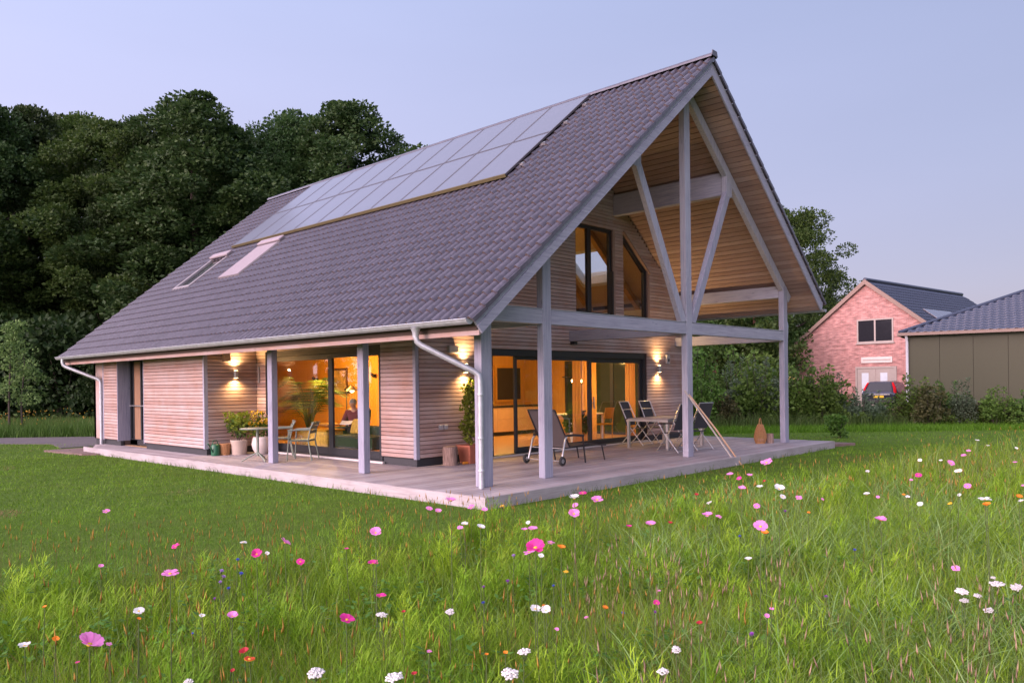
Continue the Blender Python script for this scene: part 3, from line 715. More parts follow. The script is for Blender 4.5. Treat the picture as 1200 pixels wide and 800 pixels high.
# ------------------------------------------------------------------ rooms behind the glass
IX0, IX1, IY0, IY1 = WX0+.17, WX1-.16, Y0+.17, Y1-.16
m_ = MB(); m_.box(IX0, IX1, IY0, IY1, -.12, .015); m_.box(.15, IX0, 9.52, 16.3, -.12, .0); m_.build('room_floor', M['infloor'], H)
PINEC = wood('pine_ceiling', (.52, .33, .15), (.64, .44, .22), 'x', .04, .6)
m_ = MB(); m_.box(IX0, IX1, IY0, IY1, 2.52, 2.75); m_.build('room_ceiling', PINEC, H)
m_ = MB(); m_.box(5.0, 5.12, 8.0, IY1, .016, 2.519); m_.build('inner_wall', M['inwood'], H)
m_ = MB(); m_.box(5.121, IX1-.001, 9.2, 9.32, .016, 2.519); m_.build('inner_wall', M['inwood'], H)
m_ = MB(); m_.box(IX1-.03, IX1, IY0, 3.8, .016, 2.519); m_.box(IX1-.03, IX1, 7.4, 9.19, .016, 2.519); m_.box(IX1-.03, IX1, 3.8, 7.4, 2.3, 2.519); m_.build('inner_wall', M['inwood'], H)
m_ = MB(); rect_frame(m_, 'x', IX1-.08, 3.8, 7.4, .02, 2.3, .09, .07); m_.box(IX1-.08, IX1-.01, 5.5, 5.62, .11, 2.21); gsw = m_.build('window', M['frame'], H); m_ = MB(); m_.box(IX1-.05, IX1-.04, 3.88, 7.32, .1, 2.22); m_.build('pane', plain('garden_window', (.03, .045, .03), .06), gsw)
m_ = MB(); m_.box(IX0, IX0+.02, IY0, LD[0], .016, 2.519); m_.box(IX0, IX0+.02, LD[1], IY1, .016, 2.519); m_.build('inner_wall', M['inwood'], H)
m_ = MB(); m_.box(IX0+.02, DOOR[0], IY0, IY0+.02, .016, 2.519); m_.box(DOOR[1], IX1-.031, IY0, IY0+.02, .016, 2.519); m_.build('inner_wall', M['inwood'], H)
# upper room: pine lining of the roof slope, rafters, white knee wall, a rooflight
m_ = MB()
def lin(a, c, d, e, off, th): m_.prism([(a, soff(a)-off), (c, soff(c)-off), (c, soff(c)-off+th), (a, soff(a)-off+th)], 'y', d, e)
lin(RX+.002, SKY[0], IY0, 12, .03, .025); lin(SKY[1], IX1, IY0, 12, .03, .025); lin(SKY[0], SKY[1], IY0, SKY[2], .03, .025); lin(SKY[0], SKY[1], SKY[3], 12, .03, .025)
lin(1.6, RX-.002, IY0, 12, .03, .025); m_.build('roof_lining', PINEC, H)
m_ = MB()
for yy in (4.55, 6.3, 8.0):
    lin(RX+.1, IX1, yy, yy+.14, .24, .205)
m_.build('inner_rafter', M['inwood'], H)
m_ = MB(); m_.box(1.6, IX1, 11.9, 12.0, 2.76, 4.2); m_.prism([(1.6, 4.2), (IX1, 4.2), (RX, 7.95)], 'y', 11.9, 12.0); m_.build('upper_back_wall', M['white'], H)
m_ = MB(); m_.box(IX1-.02, IX1, IY0, 11.89, 2.76, 3.75); m_.build('knee_wall', M['white'], H)
m_ = MB(); q = SKY; wq = .09
for a, c, d, e in ((q[0], q[1], q[2], q[2]+wq), (q[0], q[1], q[3]-wq, q[3]), (q[0], q[0]+wq, q[2]+wq, q[3]-wq), (q[1]-wq, q[1], q[2]+wq, q[3]-wq)):
    m_.prism([(a, soff(a)-.02), (c, soff(c)-.02), (c, soff(c)+.31), (a, soff(a)+.31)], 'y', d, e)
sk2 = m_.build('skylight', M['white'], H)
m_ = MB(); m_.prism([(q[0]+wq, soff(q[0]+wq)+.2), (q[1]-wq, soff(q[1]-wq)+.2), (q[1]-wq, soff(q[1]-wq)+.207), (q[0]+wq, soff(q[0]+wq)+.207)], 'y', q[2]+wq, q[3]-wq); m_.build('pane', M['glass'], sk2)
def lamp_light(name, loc, e, size=.08, col=WARM):
    l = bpy.data.lights.new(name, 'POINT'); l.energy = e; l.color = col; l.shadow_soft_size = size
    o = bpy.data.objects.new(name, l); COL.objects.link(o); o.location = loc
INL = (1, .56, .14)
# lamps in the rooms
p = thing('pendant_lamp', 'bar pendant lamp with three bright bulbs over the dining table', 'pendant lamp', (8.75, 5.0, 0))
m_ = MB(); m_.tube([(0, 0, 2.52), (0, 0, 1.78)], .008, 6); m_.build('cord', M['black'], p); m_ = MB(); m_.box(-.75, .75, -.015, .015, 1.755, 1.78); m_.build('lamp_bar', M['black'], p)
for dx in (-.30, .05, .45):
    m_ = MB(); m_.lathe([(.012, .1), (.03, .07), (.045, .03)], (dx, 0, 1.66), 10); m_.build('lamp_cap', M['steel'], p); m_ = MB(); m_.ball((dx, 0, 1.655), .045); m_.build('bulb', M['bulb'], p)
lamp_light('pendant_light', (8.8, 5.0, 1.56), 110, .1, INL)
p = thing('reading_lamp', 'black floor lamp with glowing conical shade beside the reader', 'floor lamp', (3.55, 8.72, .015))
m_ = MB(); m_.lathe([(.15, 0), (.15, .02), (.02, .03)], n=14); m_.build('base', M['black'], p); m_ = MB(); m_.tube([(0, 0, .03), (0, 0, 1.5), (.0, -.12, 1.62), (-.02, -.26, 1.60)], .012, 6); m_.build('stem', M['black'], p)
m_ = MB(); m_.lathe([(.04, .12), (.17, .0)], (-.02, -.28, 1.46), 14, cap=False); m_.build('lamp_shade', plain('opal_shade', (.7, .55, .3), .5), p)
m_ = MB(); m_.ball((-.02, -.28, 1.47), .055); m_.build('bulb', M['bulb'], p)
lamp_light('reading_light', (3.5, 8.4, 1.36), 70, .08, INL)
p = thing('ceiling_lamp', 'round warm ceiling lamp in the living room', 'ceiling lamp', (3.3, 9.6, 2.52))
m_ = MB(); m_.lathe([(.16, 0), (.17, -.03), (.15, -.06)], n=16); m_.build('body', M['steel'], p); m_ = MB(); m_.disc((0, 0, -.062), (0, 0, -1), .145); m_.build('diffuser', M['lampglow'], p)
lamp_light('ceiling_light', (3.3, 9.6, 2.38), 330, .15, INL)
p = thing('kitchen_lamp', 'round warm ceiling lamp above the kitchen counter', 'ceiling lamp', (8.0, 7.2, 2.52))
m_ = MB(); m_.lathe([(.16, 0), (.17, -.03), (.15, -.06)], n=16); m_.build('body', M['steel'], p); m_ = MB(); m_.disc((0, 0, -.062), (0, 0, -1), .145); m_.build('diffuser', M['lampglow'], p)
lamp_light('kitchen_light', (8.0, 7.2, 2.40), 105, .15, INL)
p = thing('upstairs_lamp', 'small warm globe lamp hanging in the upper room', 'pendant lamp', (6.9, 6.5, 7.2))
m_ = MB(); m_.tube([(0, 0, 0), (0, 0, -1.3)], .008, 6); m_.build('cord', M['black'], p); m_ = MB(); m_.ball((0, 0, -1.4), .12); m_.build('bulb', M['bulb'], p)
lamp_light('upstairs_light', (6.9, 6.5, 5.6), 45, .15, INL)
for y, z in ((9.38, 1.88), (10.62, 1.44), (12.3, 1.80)):
    o = MB(); o.box(4.93, 4.998, y-.05, y+.05, z-.05, z+.05); o.tube([(4.92, y, z), (4.80, y-.05, z+.06)], .04, 8); o.build('wall_spot', M['black'], H)
# picture, sideboard, palm, armchair, reader
p = thing('wall_picture', 'framed dark picture on the orange inner wall', 'picture', (4.99, 11.2, 1.75)); m_ = MB(); m_.box(-.03, 0, -.5, .5, -.38, .38); m_.build('frame', plain('dark_wood', (.10, .05, .03), .5), p)
m_ = MB(); m_.box(-.036, -.031, -.43, .43, -.31, .31); m_.build('canvas', plain('canvas', (.35, .22, .09), .8, var=.5, scale=5), p)
YEL = plain('yellow_fabric', (.62, .40, .07), .9, var=.35, scale=14); GRN = plain('green_fabric', (.03, .055, .03), .9); MAR = plain('maroon_wool', (.16, .03, .05), .95, var=.15, scale=40); SKIN = plain('skin', (.55, .32, .22), .55); HAIR = plain('grey_hair', (.26, .24, .23), .8, var=.3, scale=60); TROU = plain('dark_trousers', (.03, .035, .05), .9)
def armchair(name, label, loc, rz, mat, wd=.8):
    p = thing(name, label, 'armchair', loc, rz)
    m_ = MB(); m_.box(-wd/2+.12, wd/2-.12, -.42, .30, .14, .36); m_.build('seat', mat, p, .03); m_ = MB(); m_.hexa([(-wd/2+.1, .2, .3), (wd/2-.1, .2, .3), (wd/2-.1, .34, .3), (-wd/2+.1, .34, .3), (-wd/2+.1, .36, 1.0), (wd/2-.1, .36, 1.0), (wd/2-.1, .50, 1.0), (-wd/2+.1, .50, 1.0)]); m_.build('backrest', mat, p, .04)
    for s in (-1, 1): m_ = MB(); m_.box(s*(wd/2-.06)-.055, s*(wd/2-.06)+.055, -.42, .36, .10, .56); m_.build('armrest', mat, p, .03)
    for sx in (-1, 1):
        for sy in (-.36, .3): m_ = MB(); m_.tube([(sx*(wd/2-.1), sy, .0), (sx*(wd/2-.1), sy, .12)], .02, 6); m_.build('leg', M['inwood'], p)
    return p
AR = R(-62)
armchair('armchair', 'dark green armchair in which the reader sits', (3.05, 7.80, .015), AR, GRN, .86)
# the reader: one skinned body, seated and looking down at a book
def skin_body(name, joints, edges, rad, mat, parent, root=0):
    me = bpy.data.meshes.new(name); me.from_pydata(joints, edges, []); me.materials.append(mat)
    o = link(name, me, parent); s = o.modifiers.new('skin', 'SKIN'); s.use_smooth_shade = True
    for i, r in enumerate(rad): me.skin_vertices[0].data[i].radius = (r, r) if not isinstance(r, tuple) else r
    me.skin_vertices[0].data[root].use_root = True
    o.modifiers.new('sub', 'SUBSURF').levels = 2; o.modifiers['sub'].render_levels = 2
    return o
pr = thing('person', 'seated reader with grey hair and maroon jumper looking down at a book', 'person', (3.05, 7.80, .015), AR)
J = [(0,.16,.46),(0,.20,.70),(0,.20,.92),(0,.14,1.02),   # pelvis, waist, chest, neck
     (-.19,.18,.92),(-.25,.06,.68),(-.12,-.18,.66),      # left arm
     (.19,.18,.92),(.25,.06,.68),(.12,-.18,.66),
     (-.10,.10,.45),(-.14,-.34,.47),(-.13,-.40,.06),(-.13,-.52,.04),
     (.10,.10,.45),(.14,-.34,.47),(.13,-.40,.06),(.13,-.52,.04)]
E_ = [(0,1),(1,2),(2,3),(2,4),(4,5),(5,6),(2,7),(7,8),(8,9),(0,10),(10,11),(11,12),(12,13),(0,14),(14,15),(15,16),(16,17)]
RD = [.15,.15,.155,.06,.08,.058,.04,.08,.058,.04,.11,.075,.05,.045,.11,.075,.05,.045]
n0 = len(J); JB = J + [(0,.10,1.08),(0,.07,1.15),(0,.065,1.20)]; EB = E_ + [(3,n0),(n0,n0+1),(n0+1,n0+2)]
body = skin_body('body', JB, EB, [x*.9 for x in RD] + [(.065,.075),(.088,.098),(.07,.08)], SKIN, pr)
keep = [0,1,2,4,5,6,7,8,9]; ix = {k: i for i, k in enumerate(keep)}
jumper = skin_body('jumper', [J[k] for k in keep], [(ix[a], ix[c]) for a, c in E_ if a in ix and c in ix], [RD[k]*1.06+.012 for k in keep], MAR, pr)
m_ = MB(); m_.ball((0, .07-.105, 1.115), .017, 6, 4, (.8, 1, 1.4)); m_.ball((-.088, .08, 1.135), .024, 6, 4, (.5, 1, 1.4)); m_.ball((.088, .08, 1.135), .024, 6, 4, (.5, 1, 1.4)); hd = m_.build('nose_and_ears', SKIN, pr)
m_ = MB(); m_.ball((0, .092, 1.178), .108, 14, 9, (.86, .95, .85)); m_.build('hair', HAIR, pr)
m_ = MB()
for s in (-1, 1): m_.ball((s*.033, -.024, 1.142), .011, 6, 4)
m_.box(-.024, .024, -.026, -.018, 1.078, 1.084); m_.build('eyes_and_mouth', M['black'], pr)
for s in (-1, 1):
    m_ = MB(); m_.ball((s*.10, -.22, .665), .045, 8, 5, (.7, 1.2, .5))
    for k in range(4): m_.tube([(s*.10+(k-1.5)*.019, -.26, .668), (s*.09+(k-1.5)*.018, -.30, .662), (s*.085+(k-1.5)*.016, -.325+abs(k-1.4)*.008, .645)], [.0095, .009, .007], 6)
    m_.tube([(s*.075, -.21, .67), (s*.045, -.245, .685)], [.011, .009], 6); m_.build('hand', SKIN, pr)
m_ = MB(); m_.tube([(-.10, .05, .46), (-.14, -.35, .48), (-.13, -.40, .06)], [.118, .088, .065], 10); m_.tube([(.10, .05, .46), (.14, -.35, .48), (.13, -.40, .06)], [.118, .088, .065], 10); m_.build('trousers', TROU, pr)
bk = thing('book', 'open book held by the seated reader', 'book', (3.05, 7.80, .015), AR)
m_ = MB(); m_.hexa([(-.15, -.34, .64), (0, -.33, .625), (0, -.20, .70), (-.15, -.21, .715), (-.15, -.345, .655), (0, -.335, .64), (0, -.205, .715), (-.15, -.215, .73)]); m_.hexa([(0.002, -.33, .625), (.15, -.34, .64), (.15, -.21, .715), (0.002, -.20, .70), (0.002, -.335, .64), (.15, -.345, .655), (.15, -.215, .73), (0.002, -.205, .715)]); m_.build('pages', M['white'], bk)
def low_table(name, label, loc, w_, d_, h_, mat):
    p = thing(name, label, 'table', loc); m_ = MB(); m_.box(-w_/2, w_/2, -d_/2, d_/2, h_-.04, h_); m_.build('tabletop', mat, p, .005)
    for sx in (-1, 1):
        for sy in (-1, 1): m_ = MB(); m_.box(sx*(w_/2-.06)-.025, sx*(w_/2-.06)+.025, sy*(d_/2-.06)-.025, sy*(d_/2-.06)+.025, 0, h_-.041); m_.build('leg', mat, p)
    return p
low_table('side_table', 'low pine side table beside the green armchair', (2.95, 8.75, .015), .5, .8, .62, M['inwood'])
p = thing('sofa', 'low dark green sofa with a yellow cushion behind the long terrace door', 'sofa', (2.5, 6.6, .015), R(-90))
m_ = MB(); m_.box(-.8, .8, -.35, .35, .12, .42); m_.build('seat', GRN, p, .04); m_ = MB(); m_.box(-.8, .8, .36, .52, .12, .62); m_.build('backrest', GRN, p, .04)
for dx in (-.42,): m_ = MB(); m_.hexa([(dx-.3, .12, .43), (dx+.3, .12, .43), (dx+.3, .24, .43), (dx-.3, .24, .43), (dx-.3, .22, .78), (dx+.3, .22, .78), (dx+.3, .33, .78), (dx-.3, .33, .78)]); m_.build('cushion', YEL, p, .04)
p = thing('flowered_chest', 'yellow flowered low chest inside the long terrace door', 'chest', (2.35, 8.4, .015)); m_ = MB(); m_.box(-.25, .25, -.9, .4, 0, .5); m_.build('body', YEL, p, .03); m_ = MB(); m_.box(-.27, .27, -.92, .42, .502, .54); m_.build('lid', M['inwood'], p)
# plants with leaf cards
def leaf_quads(n, ctr, rad, size, rs, flat=0, up=.3):
    """n bent leaf shapes (two triangles and a fold) in an ellipsoid."""
    d = rs.normal(size=(n, 3)); d /= np.linalg.norm(d, axis=1)[:, None]; r = rs.uniform(.35, 1, n)[:, None]**.6
    P = np.array(ctr) + d*r*np.array(rad)
    ax = d + rs.normal(size=(n, 3))*.7 + np.array([0, 0, up]); ax /= np.linalg.norm(ax, axis=1)[:, None]
    sd = np.cross(ax, rs.normal(size=(n, 3))); sd /= np.linalg.norm(sd, axis=1)[:, None]
    nn = np.cross(ax, sd); L = size*rs.uniform(.6, 1.3, n)[:, None]; W = L*rs.uniform(.28, .42, n)[:, None]
    a = P; b = P + ax*L*.5 + sd*W + nn*L*.1; c = P + ax*L - nn*L*.12; e = P + ax*L*.5 - sd*W + nn*L*.1
    V = np.stack([a, b, c, e], 1).reshape(-1, 3); k = np.arange(n)[:, None]*4
    F = np.concatenate([k + np.array([0, 1, 2]), k + np.array([0, 2, 3])], 0); return V, F
def leaf_obj(name, parts, mat, parent=None, kind=None):
    V = []; F = []; b = 0
    for v, f in parts: V.append(v); F.append(f+b); b += len(v)
    return link(name, np_mesh(name, np.concatenate(V), np.concatenate(F), mat), parent, kind=kind)
M['leaf_dark'] = leafmat('leaf_dark', (.025, .06, .012), (.05, .105, .02)); M['leaf_mid'] = leafmat('leaf_mid', (.05, .11, .015), (.10, .18, .03)); M['leaf_lime'] = leafmat('leaf_lime', (.12, .19, .02), (.22, .28, .04)); M['petal_yellow'] = leafmat('petal_yellow', (.65, .38, .02), (.8, .55, .04), .3)
M['stem'] = plain('green_stem', (.07, .10, .03), .7); M['bark'] = plain('bark', (.055, .043, .034), .95, var=.35, scale=9, bump=.6)
p = thing('palm_plant', 'tall feathery palm in a pot behind the long terrace door', 'plant', (2.75, 9.25, .015))
p.scale = (1.3, 1.3, 1.12)
m_ = MB(); m_.lathe([(.17, 0), (.21, .34), (.19, .34)], n=14); m_.build('pot', plain('basket', (.3, .18, .08), .9, var=.3, scale=50), p)
PV = []; PF = []; stm = MB(); rs = np.random.RandomState(3); b0 = 0
for k in range(24):
    a = k*2.4; rch = rs.uniform(.35, .75); hh = rs.uniform(.9, 1.7); pts = [Vector((0, 0, .3)), Vector((rch*.25*math.cos(a), rch*.25*math.sin(a), hh*.7)), Vector((rch*.7*math.cos(a), rch*.7*math.sin(a), hh)), Vector((rch*math.cos(a)*1.1, rch*math.sin(a)*1.1, hh*.86))]
    stm.tube(pts, [.012, .009, .006, .003], 5)
    for i in range(1, 14):
        u = i/13*2; q = pts[1].lerp(pts[2], u) if u < 1 else pts[2].lerp(pts[3], u-1); dr = (pts[3]-pts[1]).normalized()
        for s in (-1, 1):
            sd = dr.cross(Vector((0, 0, 1))).normalized()*s; tip = q + sd*.26 + dr*.14 - Vector((0, 0, .06)); wv = dr*.022
            PV += [tuple(q-wv), tuple(q+wv), tuple(tip)]; PF.append((b0, b0+1, b0+2)); b0 += 3
stm.build('stem', M['stem'], p); link('fronds', np_mesh('fronds', PV, PF, M['leaf_mid']), p)
# kitchen
KIT = plain('kitchen_front', (.55, .36, .22), .45); p = thing('kitchen_counter', 'pale kitchen counter with dark top seen through the open door', 'kitchen counter', (9.6, 8.0, .015))
for k in range(4):
    for j, (z0, z1) in enumerate(((.12, .50), (.506, .86))): m_ = MB(); m_.box(-1.9+k*.8, -1.104+k*.8, -.02, 0, z0, z1); m_.build('drawer_front', KIT, p, .003)
m_ = MB(); m_.box(-1.9, 1.3, 0.001, .62, .12, .86); m_.build('carcass', KIT, p); m_ = MB(); m_.box(-1.93, 1.33, -.04, .64, .862, .90); m_.build('worktop', M['frame'], p); m_ = MB(); m_.box(-1.86, 1.28, .06, .6, 0, .119); m_.build('kick_board', M['frame'], p)
p = thing('kitchen_cupboard', 'tall pale cupboard at the back of the kitchen', 'cupboard', (8.35, 9.0, .015)); m_ = MB(); m_.box(-.5, .5, -.35, .15, 0, 2.1); m_.build('carcass', plain('cupboard_pale', (.6, .52, .36), .5), p, .005); m_ = MB(); m_.box(-.49, -.004, -.372, -.352, .05, 2.05); m_.build('door', KIT, p); m_ = MB(); m_.box(.004, .49, -.372, -.352, .05, 2.05); m_.build('door', KIT, p)
m_ = MB(); rect_frame(m_, 'y', 9.13, 9.6, 10.9, 1.0, 2.2, .08, .06); kw = m_.build('window', M['inwood'], H); m_ = MB(); m_.box(9.68, 10.82, 9.16, 9.17, 1.08, 2.12); m_.build('pane', plain('dark_window', (.03, .035, .05), .1), kw)
p = thing('fruit_bowl', 'yellow bowl standing on the kitchen counter', 'bowl', (8.45, 8.3, .916)); m_ = MB(); m_.lathe([(.06, 0), (.15, .08), (.17, .13), (.15, .12), (.05, .03)], n=14); m_.build('bowl', YEL, p); m_ = MB(); m_.ball((0, 0, .13), .09); m_.ball((.07, .03, .13), .06); m_.build('fruit', plain('fruit', (.6, .4, .05), .5), p)
low_table('dining_table', 'white dining table behind the wide gable glass', (8.55, 5.0, .015), 1.5, .95, .74, plain('table_white', (.6, .58, .56), .35))
def chair_in(loc, rz, label):
    p = thing('dining_chair', label, 'chair', loc, rz, 'chairs round the indoor dining table'); m_ = MB(); m_.box(-.21, .21, -.21, .21, .43, .46); m_.build('seat', M['inwood'], p); m_ = MB(); m_.hexa([(-.2, .19, .6), (.2, .19, .6), (.2, .21, .6), (-.2, .21, .6), (-.2, .26, .9), (.2, .26, .9), (.2, .28, .9), (-.2, .28, .9)]); m_.build('backrest', M['inwood'], p)
    for sx in (-.19, .19):
        for sy in (-.19, .2): m_ = MB(); m_.tube([(sx, sy, 0), (sx, sy, .43 if sy < 0 else .46)], .016, 6); m_.build('leg', M['inwood'], p)
        m_ = MB(); m_.tube([(sx, .2, .46), (sx, .265, .89)], .014, 6); m_.build('back_post', M['inwood'], p)
chair_in((8.2, 5.65, .015), 0, 'wooden dining chair on the kitchen side of the indoor table'); chair_in((8.9, 4.35, .015), math.pi, 'wooden dining chair on the garden side of the indoor table')
p = thing('house_plant', 'bushy green house plant standing behind the gable glass', 'plant', (7.55, 4.2, .015)); m_ = MB(); m_.lathe([(.13, 0), (.17, .3), (.15, .3)], n=12); m_.build('pot', M['white'], p); leaf_obj('foliage', [leaf_quads(260, (0, 0, .55), (.28, .28, .28), .16, np.random.RandomState(8))], M['leaf_mid'], p)
# curtains: gathered cloth hanging from the ceiling
def cloth(name, c):
    t = NT(name); t.done(c, .9); tl = t.n('ShaderNodeBsdfTranslucent'); tl.inputs[0].default_value = (*c, 1); mx = t.n('ShaderNodeMixShader'); mx.inputs[0].default_value = .55
    t.l(t.b.outputs[0], mx.inputs[1]); t.l(tl.outputs[0], mx.inputs[2]); t.l(mx.outputs[0], t.t.nodes['Material Output'].inputs[0]); return t.m
CURT = [cloth('orange_curtain', (.72, .38, .12)), cloth('pale_curtain', (.62, .48, .30))]
def curtain(label, x0, x1, y, mat, z0=.04, z1=2.40, ax='x'):
    n = int((x1-x0)/.018); m_ = MB(); v = []
    for i in range(n+1):
        x = x0 + (x1-x0)*i/n; d = .035*math.sin(i*1.05) + .012*math.sin(i*.37)
        for z in (z0, z1): v.append((x, y+d*(1 if z == z0 else .75), z) if ax == 'x' else (y+d, x, z))
    m_.add(v, [(2*i, 2*i+2, 2*i+3, 2*i+1) for i in range(n)], True); o = m_.build('curtain', mat); tag(o, label, 'curtain', 'curtains behind the glass'); 
curtain('narrow orange curtain left of the wide gable mullion', 6.72, 7.05, 3.62, CURT[0])
curtain('orange curtain just right of the wide gable mullion', 7.65, 8.25, 4.05, CURT[0])
curtain('orange curtain at the right end of the gable glass', 9.0, 9.42, 3.62, CURT[0])
curtain('pale curtain hanging behind the gable lounger', 5.75, 6.0, 3.70, CURT[1])
p = thing('upper_cabinet', 'small wooden cabinet with a picture in the upper room', 'cabinet', (9.4, 6.9, 2.76)); m_ = MB(); m_.box(-.5, .5, -.25, .25, 0, .85); m_.build('body', M['inwood'], p, .01); m_ = MB(); m_.box(-.25, .1, -.1, -.08, .87, 1.2); m_.build('picture', CURT[1], p)
# ------------------------------------------------------------------ things on the terrace
GM = plain('sage_metal', (.20, .24, .20), .5); MESH = plain('taupe_mesh', (.075, .065, .065), .8); BLK = plain('dark_textilene', (.035, .035, .042), .75)
TERR = plain('terracotta', (.40, .13, .075), .75, var=.12); RUB = plain('rubber', (.03, .03, .03), .8); CHAR = plain('charcoal_frame', (.03, .03, .034), .45, .3)
# bistro set -------------------------------------------------------
p = thing('bistro_table', 'small round sage green bistro table beside the porch post', 'table', (.02, 6.98, 0))
m_ = MB(); m_.lathe([(.0, .700), (.36, .700), (.37, .712), (.36, .722), (0, .722)], n=28, cap=False); m_.build('tabletop', GM, p); m_ = MB(); m_.tube([(0, 0, .12), (0, 0, .70)], .03, 10); m_.build('column', GM, p)
for k in range(3): a = k*2.094+.5; m_ = MB(); m_.tube([(0, 0, .20), (.17*math.cos(a), .17*math.sin(a), .11), (.33*math.cos(a), .33*math.sin(a), .012)], .014, 7); m_.build('leg', GM, p)
def bistro_chair(label, loc, rz):      # faces -y
    p = thing('bistro_chair', label, 'chair', loc, rz, 'sage green bistro chairs on the long porch')
    m_ = MB(); m_.box(-.23, .23, -.22, .22, .43, .45); m_.build('seat', GM, p, .01)
    for s in (-1, 1):
        m_ = MB(); m_.tube([(s*.27, -.24, 0), (s*.25, -.21, .44), (s*.26, -.20, .66)], .016, 8); m_.build('leg', GM, p)
        m_ = MB(); m_.tube([(s*.26, .30, 0), (s*.24, .22, .44), (s*.23, .27, .70), (s*.22, .34, .83)], .016, 8); m_.build('leg', GM, p)
        m_ = MB(); m_.tube([(s*.26, -.22, .655), (s*.265, .05, .67), (s*.235, .27, .67)], .02, 8); m_.build('armrest', GM, p)
    for z, y in ((.58, .245), (.67, .268), (.76, .30)):
        m_ = MB(); m_.box(-.22, .22, y-.008, y+.008, z, z+.075); m_.build('back_slat', GM, p, .004)
    m_ = MB(); m_.tube([(-.25, -.21, .42), (.25, -.21, .42), (.25, .22, .42), (-.25, .22, .42), (-.25, -.21, .42)], .014, 6); m_.build('seat_frame', GM, p)
bistro_chair('sage green bistro chair standing alone before the long terrace door', (.82, 6.52, 0), R(-140))
bistro_chair('sage green bistro chair half hidden behind the porch post', (.86, 7.50, 0), R(-118))
# dining table and chairs -----------------------------------------
p = thing('garden_table', 'metal garden table with plank top on the gable terrace', 'table', (8.15, 1.85, 0))
for k in range(7): m_ = MB(); m_.box(-.80, .80, -.56+k*.162, -.56+k*.162+.152, .705, .725); m_.build('table_slat', M['deck_x'], p)
m_ = MB(); rect_frame(m_, 'y', 0, -.82, .82, .66, .70, .04, .04); m_.v = []; m_.f = []; m_.m = []; m_.sm = []
for s in (-1, 1): m_.box(-.82, .82, s*.56-.02, s*.56+.02, .655, .703); m_.box(s*.80-.02, s*.80+.02, -.539, .539, .655, .703)
m_.build('table_frame', M['steel'], p)
for sx in (-1, 1):
    for sy in (-1, 1): m_ = MB(); m_.box(sx*.79-.03, sx*.79+.03, sy*.55-.03, sy*.55+.03, 0, .654); m_.build('leg', M['steel'], p)
def folding_chair(label, loc, rz):     # faces -y, high sling back leaning to +y
    p = thing('folding_chair', label, 'chair', loc, rz, 'high backed folding chairs round the garden table')
    for s in (-1, 1):
        m_ = MB(); m_.tube([(s*.25, -.30, 0), (s*.25, .12, .50), (s*.24, .22, .72), (s*.23, .40, 1.10)], .013, 8); m_.build('side_tube', M['steel'], p)
        m_ = MB(); m_.tube([(s*.27, .36, 0), (s*.27, -.08, .46), (s*.27, -.20, .64)], .013, 8); m_.build('leg', M['steel'], p)
        m_ = MB(); m_.tube([(s*.28, -.22, .645), (s*.285, 0, .66), (s*.255, .20, .66)], .018, 8); m_.build('armrest', CHAR, p)
    m_ = MB(); m_.box(-.235, .235, -.22, .18, .425, .437); m_.build('seat', BLK, p)
    a = Vector((0, .19, .50)); c = Vector((0, .405, 1.10)); m_ = MB(); m_.hexa([(-.235, a.y, a.z), (.235, a.y, a.z), (.235, a.y+.012, a.z), (-.235, a.y+.012, a.z), (-.222, c.y, c.z), (.222, c.y, c.z), (.222, c.y+.012, c.z), (-.222, c.y+.012, c.z)]); m_.build('backrest', BLK, p)
    m_ = MB(); m_.tube([(-.23, .405, 1.10), (.23, .405, 1.10)], .013, 8); m_.build('cross_tube', M['steel'], p)
    for q in ((.25, -.28, .03), (.27, .33, .03), (.24, .31, .90)): m_ = MB(); m_.tube([(-q[0], q[1], q[2]), q], .009, 6); m_.build('cross_tube', M['steel'], p)
folding_chair('dark folding chair at the wall side of the table, nearest the lounger', (8.25, 2.74, 0), R(5))
folding_chair('dark folding chair at the wall side of the table under the wall lamp', (8.95, 2.62, 0), R(-4))
folding_chair('dark folding chair at the garden side, mostly hidden by the king post', (7.10, .98, 0), R(172))
folding_chair('dark folding chair standing just right of the king post', (7.95, .95, 0), R(168))
# sun lounger -----------------------------------------------------
p = thing('sun_lounger', 'wheeled sun lounger with raised taupe back behind the second gable post', 'sun lounger', (3.15, 1.50, 0), R(-1))
def sling(pts, hw, mat, name, th=.012):
    m_ = MB(); n = len(pts); v = []
    for x, z in pts:
        for s in (-1, 1): v.append((x, s*hw, z))
    up = [(a, b_, c+th) for a, b_, c in v]; f = []
    for i in range(n-1): f += [(2*i, 2*i+1, 2*i+3, 2*i+2), (2*n+2*i+2, 2*n+2*i+3, 2*n+2*i+1, 2*n+2*i), (2*i, 2*i+2, 2*n+2*i+2, 2*n+2*i), (2*i+3, 2*i+1, 2*n+2*i+1, 2*n+2*i+3)]
    f += [(0, 2*n, 2*n+1, 1), (2*n-2, 2*n-1, 4*n-1, 4*n-2)]
    m_.add(v+up, f); return m_.build(name, mat, p)
sling([(.36, .34), (.20, .62), (.02, .92), (-.06, 1.07)], .34, MESH, 'backrest'); sling([(.36, .33), (.96, .36)], .34, MESH, 'seat'); sling([(.98, .35), (1.52, .31)], .33, MESH, 'footrest')
